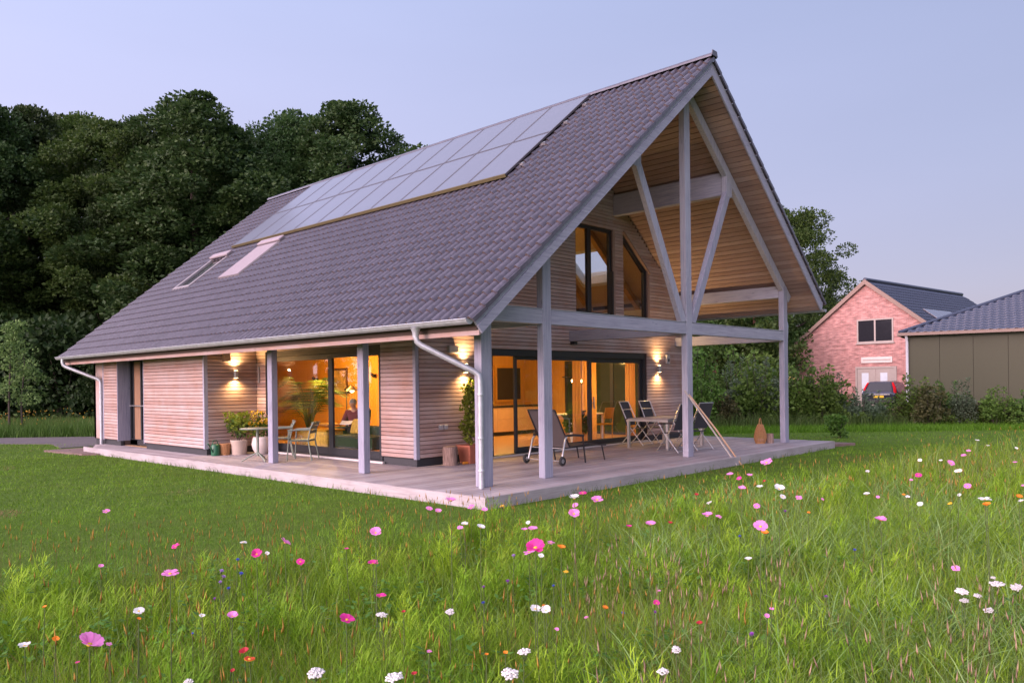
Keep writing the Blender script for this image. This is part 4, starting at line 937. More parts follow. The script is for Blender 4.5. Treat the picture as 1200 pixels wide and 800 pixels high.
for s in (-1, 1):
    m_ = MB(); m_.tube([(-.07, s*.355, 1.08), (.02, s*.36, .92), (.36, s*.36, .335), (.97, s*.36, .36)], .016, 8); m_.build('side_rail', CHAR, p)
    m_ = MB(); m_.tube([(.98, s*.35, .35), (1.54, s*.35, .31)], .015, 8); m_.build('side_rail', CHAR, p)
    m_ = MB(); m_.tube([(.02, s*.44, .09), (.14, s*.43, .50), (.22, s*.42, .565)], .02, 8); m_.build('wheel_strut', M['steel'], p)
    m_ = MB(); m_.tube([(.16, s*.42, .57), (.42, s*.42, .575), (.72, s*.42, .55)], .024, 8); m_.build('armrest', CHAR, p)
    m_ = MB(); m_.tube([(.70, s*.42, .55), (.80, s*.40, 0)], .016, 8); m_.build('leg', CHAR, p); m_ = MB(); m_.tube([(1.42, s*.34, .31), (1.50, s*.35, 0)], .014, 8); m_.build('leg', CHAR, p)
    m_ = MB(); prof = [(.045, -.02), (.085, -.022), (.095, 0), (.085, .022), (.045, .02)]
    w0 = MB(); w0.lathe(prof, n=18, cap=False); wv = [(v[0], s*.475+v[2], v[1]+.095) for v in w0.v]; m_.add(wv, w0.f, True); wh = m_.build('wheel', RUB, p)
    m_ = MB(); m_.tube([(0, s*.475-.012, .095), (0, s*.475+.012, .095)], .05, 12)
    for k in range(5): a = k*1.257; m_.beam((0, s*.475, .095), (.07*math.cos(a), s*.475, .095+.07*math.sin(a)), .02, .02, (0, 1, 0))
    m_.build('hub', M['steel'], wh)
m_ = MB(); m_.tube([(0, -.46, .095), (0, .46, .095)], .012, 8); m_.tube([(.09, -.43, .33), (.09, .43, .33)], .012, 8); m_.build('axle', M['steel'], p)
m_ = MB(); m_.tube([(-.07, -.355, 1.08), (-.07, .355, 1.08)], .016, 8); m_.build('head_rail', CHAR, p)
# pots and plants on the long porch ---------------------------------
p = thing('watering_can', 'dark green watering can beside the box corner', 'watering can', (.14, 9.16, 0)); GC = plain('green_enamel', (.015, .11, .05), .35)
m_ = MB(); m_.lathe([(.10, 0), (.105, .02), (.10, .24), (.08, .27), (.075, .27)], n=16); m_.build('body', GC, p); m_ = MB(); m_.tube([(-.08, -.04, .08), (-.20, -.08, .26), (-.24, -.10, .30)], [.022, .015, .018], 8); m_.build('spout', GC, p); m_ = MB(); m_.tube([(.06, 0, .27), (.03, 0, .36), (-.05, 0, .36), (-.08, 0, .27)], .010, 6); m_.build('handle', GC, p)
WIK = plain('wicker', (.42, .21, .09), .85, var=.3, scale=60, bump=.6)
def wicker(name, label, loc, prof, n=18, rows=9, handle=None):
    p = thing(name, label, name.split('_')[-1], loc); m_ = MB(); H_ = prof[-1][1]
    def rad(z):
        for (r0, z0), (r1, z1) in zip(prof, prof[1:]):
            if z0 <= z <= z1: return r0 + (r1-r0)*(z-z0)/max(1e-6, z1-z0)
        return prof[-1][0]
    m_.disc((0, 0, .006), (0, 0, 1), rad(0), 16); 
    for k in range(n):
        a = 2*math.pi*k/n; m_.tube([((rad(z)+.003)*math.cos(a), (rad(z)+.003)*math.sin(a), z) for z in np.linspace(.006, H_, 8)], .006, 4)
    m_.build('stakes', WIK, p); m_ = MB()
    for i in range(rows):
        z = .01 + (H_-.02)*i/(rows-1); r = rad(z); m_.tube([(r*math.cos(a), r*math.sin(a), z) for a in np.linspace(0, 2*math.pi, 19)], .0075 if 0 < i < rows-1 else .013, 5)
    m_.build('weave', WIK, p)
    if handle: m_ = MB(); r, h = handle; m_.tube([(r*math.cos(a), 0, H_ + h*math.sin(a)) for a in np.linspace(0, math.pi, 10)], .011, 6); m_.build('handle', WIK, p)
    return p
wicker('wicker_basket', 'small woven basket next to the green watering can', (.36, 9.12, 0), [(.10, 0), (.12, .15), (.125, .27)], 22, 17)
def bush_pot(name, label, loc, prof, potmat, fol, mats):
    p = thing(name, label, 'potted plant', loc); m_ = MB(); m_.lathe(prof, n=20, cap=False); m_.disc((0, 0, prof[0][1]+.001), (0, 0, 1), prof[0][0], 20); m_.build('pot', potmat, p)
    m_ = MB(); m_.disc((0, 0, prof[-1][1]-.03), (0, 0, 1), prof[-1][0]*.97, 16); m_.build('soil', M['back'], p)
    return p
def stems(p, base, tips, r=.008, mat=None):
    m_ = MB()
    for t_ in tips: b_ = Vector((t_[0]*.12, t_[1]*.12, base)); m_.tube([b_, b_.lerp(Vector(t_), .5)+Vector((0, 0, .05)), t_], [r, r*.8, r*.4], 5)
    m_.build('stems', mat or M['stem'], p)
rs = np.random.RandomState(21)
p = bush_pot('potted_shrub', 'leafy green shrub in a straight beige pot under the lamp', (.64, 8.98, 0), [(.17, 0), (.20, .33), (.205, .35), (.19, .35), (.18, .31)], plain('beige_pot', (.45, .36, .30), .7), None, None)
tips = [(rs.normal()*.16, rs.normal()*.16, rs.uniform(.55, .95)) for k in range(11)]; stems(p, .3, tips, .007, M['bark'])
leaf_obj('foliage', [leaf_quads(48, t_, (.13, .13, .11), .085, rs) for t_ in tips], M['leaf_lime'], p); leaf_obj('inner_foliage', [leaf_quads(200, (0, 0, .64), (.24, .24, .22), .08, rs)], M['leaf_mid'], p)
p = bush_pot('potted_flowers', 'yellow flowers in a rounded white pot by the bistro table', (1.02, 8.62, 0), [(.13, 0), (.20, .12), (.225, .24), (.20, .38), (.18, .42), (.165, .42), (.17, .36)], plain('white_pot', (.62, .55, .52), .6), None, None)
tips = [(rs.normal()*.15, rs.normal()*.15, rs.uniform(.72, 1.0)) for k in range(16)]; stems(p, .38, tips, .004)
leaf_obj('foliage', [leaf_quads(22, (t_[0]*.7, t_[1]*.7, t_[2]-.16), (.09, .09, .16), .07, rs) for t_ in tips], M['leaf_mid'], p); leaf_obj('blossoms', [leaf_quads(26, t_, (.075, .075, .045), .045, rs) for t_ in tips], M['petal_yellow'], p)
# stump, terracotta pot with climber, tool
t = NT('cut_log'); n1 = t.noise(t.mapping((9, 9, 1.2), 'Object'), 5, 5); t.bump(n1, .8, .02); M['log'] = t.done(t.ramp(n1, [(.3, (.14, .09, .07)), (.7, (.34, .24, .20))]), .9)
M['logend'] = plain('log_end', (.42, .27, .17), .85, var=.15, scale=20)
def log(label, loc, r, h):
    p = thing('log_stump', label, 'log', loc); m_ = MB(); prof = []
    v = []; n = 22; f = []
    for i in range(5):
        for k in range(n): a = 2*math.pi*k/n; rr = r*(1+.05*math.sin(3*a+i*.4)+rnd.uniform(-.03, .03)+(.05 if i == 0 else 0)); v.append((rr*math.cos(a), rr*math.sin(a), h*i/4))
    for i in range(4):
        for k in range(n): f.append((i*n+k, i*n+(k+1) % n, (i+1)*n+(k+1) % n, (i+1)*n+k))
    m_.add(v, f, True); m_.build('bark', M['log'], p); m_ = MB(); m_.add([(q[0]*.97, q[1]*.97, h+.002) for q in v[-n:]], [tuple(range(n))]); m_.build('cut_face', M['logend'], p)
log('upright cut log against the gable wall beside the terracotta pot', (1.97, 2.95, 0), .145, .37); log('short cut log beside the wicker lantern', (10.62, .30, 0), .09, .24)
p = thing('terracotta_pot_plant', 'slender upright climber in a square terracotta pot behind the downpipe', 'potted plant', (2.50, 2.93, 0))
m_ = MB(); m_.hexa([(-.15, -.15, 0), (.15, -.15, 0), (.15, .15, 0), (-.15, .15, 0), (-.19, -.19, .36), (.19, -.19, .36), (.19, .19, .36), (-.19, .19, .36)]); m_.build('pot', TERR, p, .01); m_ = MB()
for s in (-1, 1): m_.box(-.205, .205, s*.19-.012, s*.19+.012, .33, .375); m_.box(s*.19-.012, s*.19+.012, -.178, .178, .33, .375)
m_.build('pot_rim', TERR, p); tips = [(rs.normal()*.05, rs.normal()*.05, z) for z in np.linspace(.5, 1.62, 20)]; stems(p, .34, tips[::3], .006, M['bark'])
leaf_obj('foliage', [leaf_quads(44, t_, (.13-.05*(t_[2] > 1.3), .13-.05*(t_[2] > 1.3), .09), .085, rs) for t_ in tips], M['leaf_lime'], p)
p = thing('garden_sprinkler', 'small orange and grey garden sprinkler between log and pot', 'sprinkler', (2.30, 2.86, 0)); m_ = MB(); m_.box(-.07, .07, -.03, .03, 0, .05); m_.build('base', plain('orange_plastic', (.75, .28, .03), .4), p, .008); m_ = MB(); m_.tube([(.09, -.02+.04*math.cos(a), .075+.065*math.sin(a)) for a in np.linspace(0, 2*math.pi, 14)], .01, 6); m_.build('loop', M['steel'], p)
wicker('wicker_lantern', 'tall pear shaped wicker lantern near the far gable post', (10.40, .46, 0), [(.11, 0), (.15, .10), (.155, .18), (.12, .32), (.07, .46), (.065, .48)], 22, 20, (.06, .16))
# two poles leaning on the king post
BAM = [plain('grey_pole', (.40, .36, .33), .6), plain('tan_pole', (.52, .33, .21), .6)]
o = MB().tube([(6.70, -.80, GZ), (6.34, -.42, .60), (5.93, -.02, 1.42)], .017, 8).build('garden_pole', BAM[0]); tag(o, 'greyish garden pole leaning on the king post, the left one', 'pole', 'garden poles leaning on the king post')
o = MB().tube([(6.86, -.82, GZ), (6.50, -.43, .58), (6.10, -.02, 1.33)], .019, 8).build('garden_pole', BAM[1]); tag(o, 'tan garden pole leaning on the king post, the right one', 'pole', 'garden poles leaning on the king post')
# ------------------------------------------------------------------ neighbouring buildings
t = NT('red_brick'); br = t.n('ShaderNodeTexBrick'); br.inputs['Scale'].default_value = 1; br.inputs['Brick Width'].default_value = .22; br.inputs['Row Height'].default_value = .065; br.inputs['Mortar Size'].default_value = .007
br.inputs['Color1'].default_value = (.34, .135, .115, 1); br.inputs['Color2'].default_value = (.46, .21, .185, 1); br.inputs['Mortar'].default_value = (.36, .29, .275, 1); br.inputs['Bias'].default_value = -.1
mp = t.n('ShaderNodeMapping'); mp.inputs['Rotation'].default_value = (R(90), 0, 0); t.l(t.n('ShaderNodeTexCoord').outputs['Object'], mp.inputs[0]); t.l(mp.outputs[0], br.inputs['Vector'])
vo = t.n('ShaderNodeTexNoise'); vo.inputs['Scale'].default_value = 1; vo.inputs['Detail'].default_value = 3; mp2 = t.n('ShaderNodeMapping'); mp2.inputs['Scale'].default_value = (2.2, 2.2, 7.5); t.l(t.n('ShaderNodeTexCoord').outputs['Object'], mp2.inputs[0]); t.l(mp2.outputs[0], vo.inputs['Vector'])
c = t.hsv(br.outputs['Color'], val=t.rng(vo.outputs['Fac'], .70, 1.3, .35, .65)); t.bump(br.outputs['Fac'], -.3, .01); M['brick'] = t.done(c, .85)
M['slate'] = plain('dark_glazed_tile', (.045, .055, .085), .35); M['verge'] = plain('brown_verge', (.22, .15, .12), .6); M['greige'] = plain('greige_paint', (.34, .29, .26), .5); M['darkpane'] = plain('dark_glass', (.02, .02, .025), .08); M['palepane'] = plain('frosted_glass', (.55, .6, .65), .2)
def wave_tiles(name, parent, o, X, Yv, Z, lw, lh, tw, th, mat, amp=.03, clip=None):
    """Tiled roof plane far away: courses of rolls in one mesh. o origin at the eave, X along the eave, Yv up the slope."""
    V = []; F = []; nx = int(lw/tw); ny = int(lh/th); o = Vector(o); X = Vector(X); Yv = Vector(Yv); Z = Vector(Z); b_ = 0
    prof = [(0, 0), (.25, amp), (.5, amp*.9), (.75, 0), (1, 0)]
    for j in range(ny):
        for i in range(nx):
            if clip and not clip((i+.5)*tw, (j+.5)*th): continue
            for (u, h) in prof: V.append(o + X*((i+u)*tw) + Yv*(j*th) + Z*(h+.035))
            for (u, h) in prof: V.append(o + X*((i+u)*tw) + Yv*((j+1)*th) + Z*(h+.005))
            for (u, h) in prof: V.append(o + X*((i+u)*tw) + Yv*(j*th) + Z*(h-.005))
            for k in range(4): F.append((b_+k, b_+k+1, b_+6+k, b_+5+k)); F.append((b_+10+k, b_+11+k, b_+k+1, b_+k))
            b_ += 15
    return link(name, np_mesh(name, [tuple(v) for v in V], F, mat, loops=4), parent, kind='stuff')
# brick house: local x along the gable (left to right), y back along the ridge
BH = thing('brick_house', 'red brick house with dark tiled roof behind the hedge', 'house', (43.23, 9.07, GZ))
BPH = R(50); gx = RGT*math.cos(BPH) - FWD*math.sin(BPH); BH.rotation_euler = (0, 0, math.atan2(gx.y, gx.x))
hw, ze, zr, ln = 6.6, 2.85, 8.0, 15.0; bs = (zr-ze)/hw
m_ = MB(); m_.prism([(-hw+.25, 0), (hw-.25, 0), (hw-.25, ze+.1), (0, zr-.12), (-hw+.25, ze+.1)], 'y', 0, .3); m_.build('gable_wall', M['brick'], BH); m_ = MB(); m_.box(-hw+.25, -hw+.5, .301, ln, 0, ze+.1); m_.box(hw-.5, hw-.25, .301, ln, 0, ze+.1); m_.prism([(-hw+.501, 0), (hw-.501, 0), (hw-.501, ze), (0, zr-.2), (-hw+.501, ze)], 'y', ln-.3, ln); m_.build('outer_wall', M['brick'], BH)
bc = 1/math.sqrt(1+bs*bs); rf2 = None
for s in (-1, 1):
    m_ = MB(); m_.prism([(s*.001, zr), (s*(hw+.25), zr-bs*(hw+.25)), (s*(hw+.25), zr-bs*(hw+.25)-.16), (s*.001, zr-.16)], 'y', -.15, ln+.15); q_ = m_.build('roof', M['slate'], BH)
    wave_tiles('roof_tiles', q_, (s*(hw+.25), -.15 if s > 0 else ln+.15, zr-bs*(hw+.25)), (0, s, 0), (-s*bc, 0, bs*bc), (s*bs*bc, 0, bc), ln+.3, (hw+.25)/bc, .34, .38, M['slate'], .045)
    m_ = MB(); m_.prism([(s*.001, zr+.06), (s*(hw+.3), zr-bs*(hw+.3)+.06), (s*(hw+.3), zr-bs*(hw+.3)-.2), (s*.001, zr-.24)], 'y', -.24, -.152); m_.build('barge_board', M['verge'], BH)
m_ = MB(); m_.tube([(0, -.2, zr+.06), (0, ln+.2, zr+.06)], .12, 8); m_.build('ridge', M['slate'], BH)
def bwin(x, z, w_, h_, n, mat=None):
    m_ = MB(); rect_frame(m_, 'y', -.04, x, x+w_, z, z+h_, .09, .12)
    for i in range(1, n): m_.box(x+w_*i/n-.05, x+w_*i/n+.05, -.038, .07, z+.09, z+h_-.09)
    f_ = m_.build('window', M['greige'], BH); g_ = MB(); g_.box(x+.08, x+w_-.08, -.01, -.004, z+.08, z+h_-.08); g_.build('pane', mat or M['darkpane'], f_); g_ = MB(); g_.box(x-.06, x+w_+.06, -.09, -.001, z-.08, z-.002); g_.build('sill', M['greige'], f_)
bwin(-.62, 4.05, 2.30, 1.50, 2); bwin(-4.35, .9, .55, 1.15, 1); bwin(-6.2, 1.0, 1.3, 1.1, 2, glow('lit_window', (.9, .55, .2), .8))
m_ = MB(); rect_frame(m_, 'y', -.05, -.75, 1.85, 0, 2.55, .12, .12); dr = m_.build('double_door', M['greige'], BH)
for x0 in (-.62, .56): m_ = MB(); m_.box(x0, x0+1.16, -.02, .02, .02, 2.42); m_.build('door_leaf', M['greige'], dr); m_ = MB(); m_.box(x0+.28, x0+.72, -.028, -.021, .25, 2.15); m_.build('pane', M['palepane'], dr)
m_ = MB(); m_.box(-.35, 1.6, -.06, -.005, 2.78, 3.15); sg = m_.build('name_board', plain('board_white', (.62, .52, .48), .6), BH); m_ = MB(); m_.box(-.25, 1.5, -.066, -.061, 2.92, 2.99); m_.build('painted_band', M['greige'], sg)
m_ = MB(); m_.box(2.55, 2.75, -.12, -.001, 2.45, 2.85); m_.build('wall_lamp', M['white'], BH)
m_ = MB(); m_.tube([(-hw-.3, -.1, ze-.1), (-hw-.3, ln, ze-.1)], .08, 8); m_.build('gutter', M['zinc'], BH); m_ = MB(); m_.tube([(-hw-.3, .1, ze-.15), (-hw+.2, -.06, ze-.6), (-hw+.2, -.06, 0)], .05, 8); m_.build('downpipe', M['zinc'], BH)
spm = MB(); spm.box(0, 1.0, 0, 1.68, 0, .04); spme = spm.mesh('solar_panel', M['solar'])
for i in range(4):
    for j in range(2):
        o = link('solar_panel', spme, BH); xx = hw*.80 - j*1.72*bc - 0
        o.matrix_local = Matrix(((0, -bc, bs*bc, 0), (1, 0, 0, 0), (0, bs*bc, bc, 0), (0, 0, 0, 1))); o.matrix_local.translation = Vector((0, 0, 0)); 
        mm = Matrix(((0, -bc, bs*bc, xx), (1, 0, 0, 2.0+i*1.04), (0, bs*bc, bc, zr-bs*xx+.12), (0, 0, 0, 1))); o.matrix_local = mm
m_ = MB(); m_.box(-.35, .35, 12.2, 12.9, zr-.4, zr+.5); m_.v = [(v[0]+3.2, v[1], v[2]-1.6) for v in m_.v]; m_.build('chimney', M['greige'], BH)
# barn: olive sheet walls and hipped roof; local x along the front, y back
bx = Vector((33.03-32.11, -1.26-3.38, 0)).normalized()
BN = thing('olive_barn', 'low olive green panelled barn with dark hipped roof', 'barn', (32.11, 3.38, GZ), math.atan2(bx.y, bx.x))
OL = plain('olive_sheet', (.047, .047, .022), .55, .1); bl, bd, be, brz = 22.0, 12.0, 3.95, 6.5
m_ = MB()
m_.box(.12, bl-.12, .12, bd-.12, 0, be-.05); m_.build('wall_core', M['back'], BN)
k = 0; x = .0
pme = MB().box(0, 1.36, 0, .10, 0, be-.06).mesh('wall_panel', OL)
while x < bl-1.3: o = link('wall_panel', pme, BN); o.location = (x, 0, 0); x += 1.374
pme2 = MB().box(0, .10, 0, 1.36, 0, be-.06).mesh('wall_panel_side', OL); y = .11
while y < bd-1.3: o = link('wall_panel', pme2, BN); o.location = (0, y, 0); y += 1.385
ov = .30; rg = bd/2
m_ = MB(); A_ = [(-ov, -ov, be), (bl+ov, -ov, be), (bl+ov, bd+ov, be), (-ov, bd+ov, be), (rg, bd/2, brz), (bl-rg, bd/2, brz)]
m_.add(A_, [(0, 1, 5, 4), (1, 2, 5), (2, 3, 4, 5), (3, 0, 4), (3, 2, 1, 0)]); br_ = m_.build('roof', M['slate'], BN)
rl = math.hypot(bd/2+ov, brz-be); sc_ = (bd/2+ov)/rl; ss = (brz-be)/rl; hs = (rg+ov)/rl
wave_tiles('roof_tiles', br_, (-ov, -ov, be), (1, 0, 0), (0, sc_, ss), (0, -ss, sc_), bl+2*ov, rl, .33, .37, M['slate'], .045, lambda u, v: v*hs*.985 < u < bl+2*ov-v*hs)
wave_tiles('roof_tiles', br_, (-ov, bd+ov, be), (0, -1, 0), (hs, 0, ss), (-ss, 0, hs), bd+2*ov, rl, .33, .37, M['slate'], .045, lambda u, v: v*sc_ < u < bd+2*ov-v*sc_)
m_ = MB(); m_.tube([(-ov, -ov, be+.03), (rg, bd/2, brz+.05)], .10, 8); m_.tube([(rg, bd/2, brz+.05), (bl-rg, bd/2, brz+.05)], .11, 8); m_.tube([(-ov, bd+ov, be+.03), (rg, bd/2, brz+.05)], .10, 8); m_.build('ridge', M['slate'], BN)
m_ = MB(); m_.box(-ov-.10, bl, -ov-.10, -ov, be-.13, be+.01); m_.box(-ov-.10, -ov, -ov+.001, bd+ov, be-.13, be+.01); m_.build('gutter', M['verge'], BN)
m_ = MB(); m_.tube([(-.02, -.30, be-.12), (.0, -.09, be-.45), (.0, -.09, 0)], .065, 10); m_.build('downpipe', plain('white_pipe', (.62, .6, .66), .4), BN)
# parked estate car: local y forwards, seen from behind
CARP = Vector((40.6, 7.0, GZ)); CR = thing('parked_car', 'dark estate car with red tail lights parked by the brick house', 'car', CARP, math.atan2(FWD.y, FWD.x) - R(90) - R(38))
PAINT = plain('dark_car_paint', (.03, .035, .055), .22, .4); RED = plain('red_lens', (.75, .02, .03), .25)
def section(y, pts): return [(x, y, z) for x, z in pts]
def ring(hw_, zb, zs, hr, zt): return [(-hw_, zb), (-hw_, zs), (-hr, zt-.06), (-hr+.12, zt), (hr-.12, zt), (hr, zt-.06), (hw_, zs), (hw_, zb)]
S_ = [section(-2.25, ring(.82, .42, .86, .80, .92)), section(-2.2, ring(.90, .32, .95, .78, 1.02)), section(-1.78, ring(.91, .30, .98, .66, 1.60)), section(-.4, ring(.91, .30, .98, .67, 1.64)), section(.55, ring(.91, .30, .98, .66, 1.58)), section(1.25, ring(.90, .30, .96, .72, 1.04)), section(2.1, ring(.86, .32, .84, .70, .90)), section(2.3, ring(.74, .42, .66, .6, .72))]
m_ = MB(); v = [p_ for s_ in S_ for p_ in s_]; f = []
for i in range(len(S_)-1):
    for k in range(8): f.append((i*8+k, i*8+(k+1) % 8, (i+1)*8+(k+1) % 8, (i+1)*8+k))
f += [tuple(range(8)), tuple(range(8*(len(S_)-1), 8*len(S_)))[::-1]]; m_.add(v, f); me_ = m_.mesh('body', PAINT); bm_ = bmesh.new(); bm_.from_mesh(me_); bmesh.ops.recalc_face_normals(bm_, faces=bm_.faces); bm_.to_mesh(me_); bm_.free(); o = link('body', me_, CR, .03)
m_ = MB(); m_.hexa([(-.70, -2.19, 1.06), (.70, -2.19, 1.06), (.70, -2.17, 1.06), (-.70, -2.17, 1.06), (-.56, -1.83, 1.54), (.56, -1.83, 1.54), (.56, -1.81, 1.54), (-.56, -1.81, 1.54)]); m_.build('rear_window', M['darkpane'], CR)
for s in (-1, 1):
    m_ = MB(); m_.hexa([(s*.80, -2.245, .74), (s*.925, -2.05, .74), (s*.905, -1.98, .74), (s*.78, -2.2, .74), (s*.74, -2.08, 1.24), (s*.86, -1.95, 1.24), (s*.83, -1.9, 1.24), (s*.72, -2.02, 1.24)]); m_.hexa([(s*.73, -2.07, 1.241), (s*.855, -1.94, 1.241), (s*.82, -1.9, 1.241), (s*.71, -2.0, 1.241), (s*.63, -1.85, 1.56), (s*.70, -1.78, 1.56), (s*.67, -1.74, 1.56), (s*.60, -1.8, 1.56)]); m_.build('tail_light', RED, CR)
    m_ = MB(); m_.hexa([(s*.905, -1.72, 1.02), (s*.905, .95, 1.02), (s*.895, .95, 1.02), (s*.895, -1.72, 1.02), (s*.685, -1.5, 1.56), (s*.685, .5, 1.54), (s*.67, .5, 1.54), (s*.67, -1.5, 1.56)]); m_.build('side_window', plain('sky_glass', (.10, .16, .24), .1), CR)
    for y in (-1.4, 1.4): m_ = MB(); m_.tube([(s*.70, y, .32), (s*.915, y, .32)], .32, 18); wh = m_.build('wheel', RUB, CR); m_ = MB(); m_.tube([(s*.916, y, .32), (s*.925, y, .32)], .2, 14); m_.build('rim', M['steel'], wh)
    m_ = MB(); m_.ball((s*1.0, .75, 1.06), .09, 8, 5, (1, .6, .8)); m_.build('wing_mirror', M['white'], CR)
m_ = MB(); m_.box(-.28, .28, -2.275, -2.256, .70, .82); m_.build('number_plate', plain('yellow_plate', (.75, .48, .02), .4), CR); m_ = MB(); m_.box(-.88, .88, -2.33, -2.20, .40, .60); m_.build('bumper', M['black'], CR, .03); m_ = MB(); m_.box(-.6, .6, -2.275, -2.245, .86, .91); m_.build('chrome_strip', M['steel'], CR)
# ------------------------------------------------------------------ trees
def tree_trunk(h, r, nb, rs, spread):
    m_ = MB(); top = Vector((rs.normal()*.3, rs.normal()*.3, h)); pts = [Vector((0, 0, -.1)), Vector((0, 0, h*.2)), top*.55, top]
    m_.tube([(0, 0, -.2), (0, 0, .15), (0, 0, h*.2), tuple(top*.55), tuple(top)], [r*1.5, r*1.1, r, r*.65, r*.15], 9); tips = []
    for k in range(nb):
        a = k*2.4 + rs.uniform(-.3, .3); z0 = h*rs.uniform(.22, .75); L = spread*(1.05-.6*z0/h)*rs.uniform(.7, 1.1)
        p0 = Vector((0, 0, z0)) if z0 < h*.2 else top*(z0/h); p1 = p0 + Vector((math.cos(a)*L*.5, math.sin(a)*L*.5, L*.30)); p2 = p0 + Vector((math.cos(a)*L, math.sin(a)*L, L*.55))
        m_.tube([p0, p1, p2], [r*.38, r*.22, r*.06], 6); tips.append(p2)
    return m_, tips
def crown_arrays(h, w_, zlo, nclump, per, leaf, rs, shape=.6):
    """Leaf clumps spread through the crown; gaps stay between them."""
    parts = []; lob = [(rs.uniform(0, 6.28), rs.uniform(.8, 1.15)) for _ in range(5)]
    for k in range(nclump):
        u = (k+.5)/nclump; z = zlo + (h-zlo)*(u**.9); t_ = (z-zlo)/(h-zlo); prof = (math.sin(math.pi*min(1, t_*.86+.14)))**shape
        a = k*2.39996 + rs.uniform(-.4, .4); lb = 1 + .22*math.sin(3*a+lob[0][0]+z*.35) + .15*math.sin(5*a+lob[1][0]+z*.9)
        rr = w_*prof*lb*(rs.uniform(.25, 1)**.45); c_ = (rr*math.cos(a), rr*math.sin(a), z + rs.normal()*.3); s_ = w_*rs.uniform(.12, .27)
        parts.append(leaf_quads(int(per*rs.uniform(.6, 1.3)), c_, (s_, s_, s_*.62), leaf, rs))
    return parts
def make_tree(name, label, cat, loc, h, w_, zlo, ncl, per, leaf, mat, seed, r=.3, group=None, nb=10):
    rs = np.random.RandomState(seed); p = thing(name, label, cat, loc, rs.uniform(0, 6), group)
    m_, tips = tree_trunk(h*.9, r, nb, rs, w_*.9); m_.build('trunk', M['bark'], p); leaf_obj('crown', crown_arrays(h, w_, zlo, ncl, per, leaf, rs), mat, p, kind='stuff'); return p
M['oak'] = leafmat('oak_leaf', (.036, .074, .016), (.074, .122, .027), .35); M['forest'] = leafmat('forest_leaf', (.028, .06, .017), (.055, .095, .026), .3); M['sap'] = leafmat('sapling_leaf', (.10, .17, .05), (.18, .26, .08), .4)
W_ = 'tall broadleaf trees of the wood behind the lane'
def H_at(depth, py, px): return GZ + 1.8 + (450.6-.013*(px-600)-py)*depth/924.22
T = []
spec = [(-30, 44, 118, 5.2), (38, 47, 140, 4.3), (100, 50, 142, 4.6), (165, 45, 150, 3.6), (232, 44, 128, 5.7), (290, 50, 165, 3.6), (345, 48, 143, 5.0), (412, 47, 136, 5.5), (-95, 42, 110, 5.5), (480, 60, 190, 5), (70, 58, 150, 4.5), (200, 60, 165, 5), (320, 62, 170, 5), (272, 46, 172, 4.6), (135, 45, 150, 4.8)]
names_ = ['broad dark tree at the left edge of the wood', 'second tall tree from the left edge of the wood, slightly lower', 'tree with a rounded top left of the wood centre', 'shorter tree filling the dip left of the highest crown', 'highest crown of the wood, loose at the top with sky showing through', 'lower tree in the dip between the two highest crowns', 'left half of the round double crown just behind the solar panels', 'right tree of the wood, its crown cut off by the roof ridge', 'dark tree just outside the left end of the wood', 'tree hidden behind the roof ridge', 'far tree behind the left part of the wood', 'far tree behind the middle of the wood', 'far tree behind the right part of the wood', 'lower tree right beside the highest crown of the wood', 'lower tree left beside the highest crown of the wood']
base = []
for k, ((px, dp, py, w_), nm) in enumerate(zip(spec, names_)):
    h = H_at(dp, py, px) - GZ
    if k < 3:
        o = make_tree('broadleaf_tree', nm, 'tree', at_px(px, dp), h, w_, h*.10, 160, 400, .19, M['forest' if k != 2 else 'oak'], 40+k, .38, W_); base.append((o, h, w_))
    else:
        s, bh, bwd = base[k % 3]; o = copy_thing(s, at_px(px, dp), rnd.uniform(0, 6.28), nm, (w_/bwd, w_/bwd, h/bh))
for k, (x, y) in enumerate(((-9, 50), (-17, 47), (-25, 47), (-33, 42), (-41, 40), (-50, 33))): copy_thing(base[k % 3][0], (x, y, GZ), k*1.7, 'tree of the wood left of the photo, %s tree from the lane' % ['first', 'second', 'third', 'fourth', 'fifth', 'sixth'][k], (1, 1, .62))
# understorey of the wood: dense shrubs along its edge
b0 = None
for k, px in enumerate([-80, -30, 25, 75, 125, 170, 215, 265, 310, 360, 420]):
    dp = 39 + (k*7 % 5)*1.3; lab = 'dark hazel shrub under the wood edge, number %s from the left end' % ['one','two','three','four','five','six','seven','eight','nine','ten','eleven'][k]
    lab = ['dark shrub at the far left end of the wood edge', 'dark shrub behind the sapling on its left', 'dark shrub directly behind the two stemmed sapling', 'dark shrub between the sapling and the house eave', 'dark shrub behind the left downpipe', 'dark shrub behind the entrance end of the house', 'dark shrub behind the far gable', 'dark shrub hidden behind the lower roof', 'dark shrub behind the roof under the skylights', 'dark shrub behind the roof under the solar panels', 'dark shrub at the right end of the wood edge'][k]
    if not b0:
        b0 = thing('hazel_shrub', lab, 'shrub', at_px(px, dp), 0, 'shrubs along the edge of the wood'); rs = np.random.RandomState(77); leaf_obj('foliage', [leaf_quads(150, (rs.normal()*1.3, rs.normal()*1.3, rs.uniform(.3, 4.2)), (.9, .9, .7), .24, rs) for _ in range(44)], leafmat('hazel_leaf', (.016, .034, .010), (.034, .06, .016), .25), b0, 'stuff'); m_ = MB()
        for j in range(7): a = j*.9; m_.tube([(0, 0, -.1), (.5*math.cos(a), .5*math.sin(a), 1.6), (1.2*math.cos(a), 1.2*math.sin(a), 3.4)], [.06, .045, .015], 5)
        m_.build('stems', M['bark'], b0)
    else: copy_thing(b0, at_px(px, dp), k*1.3, lab, rnd.uniform(.85, 1.25))
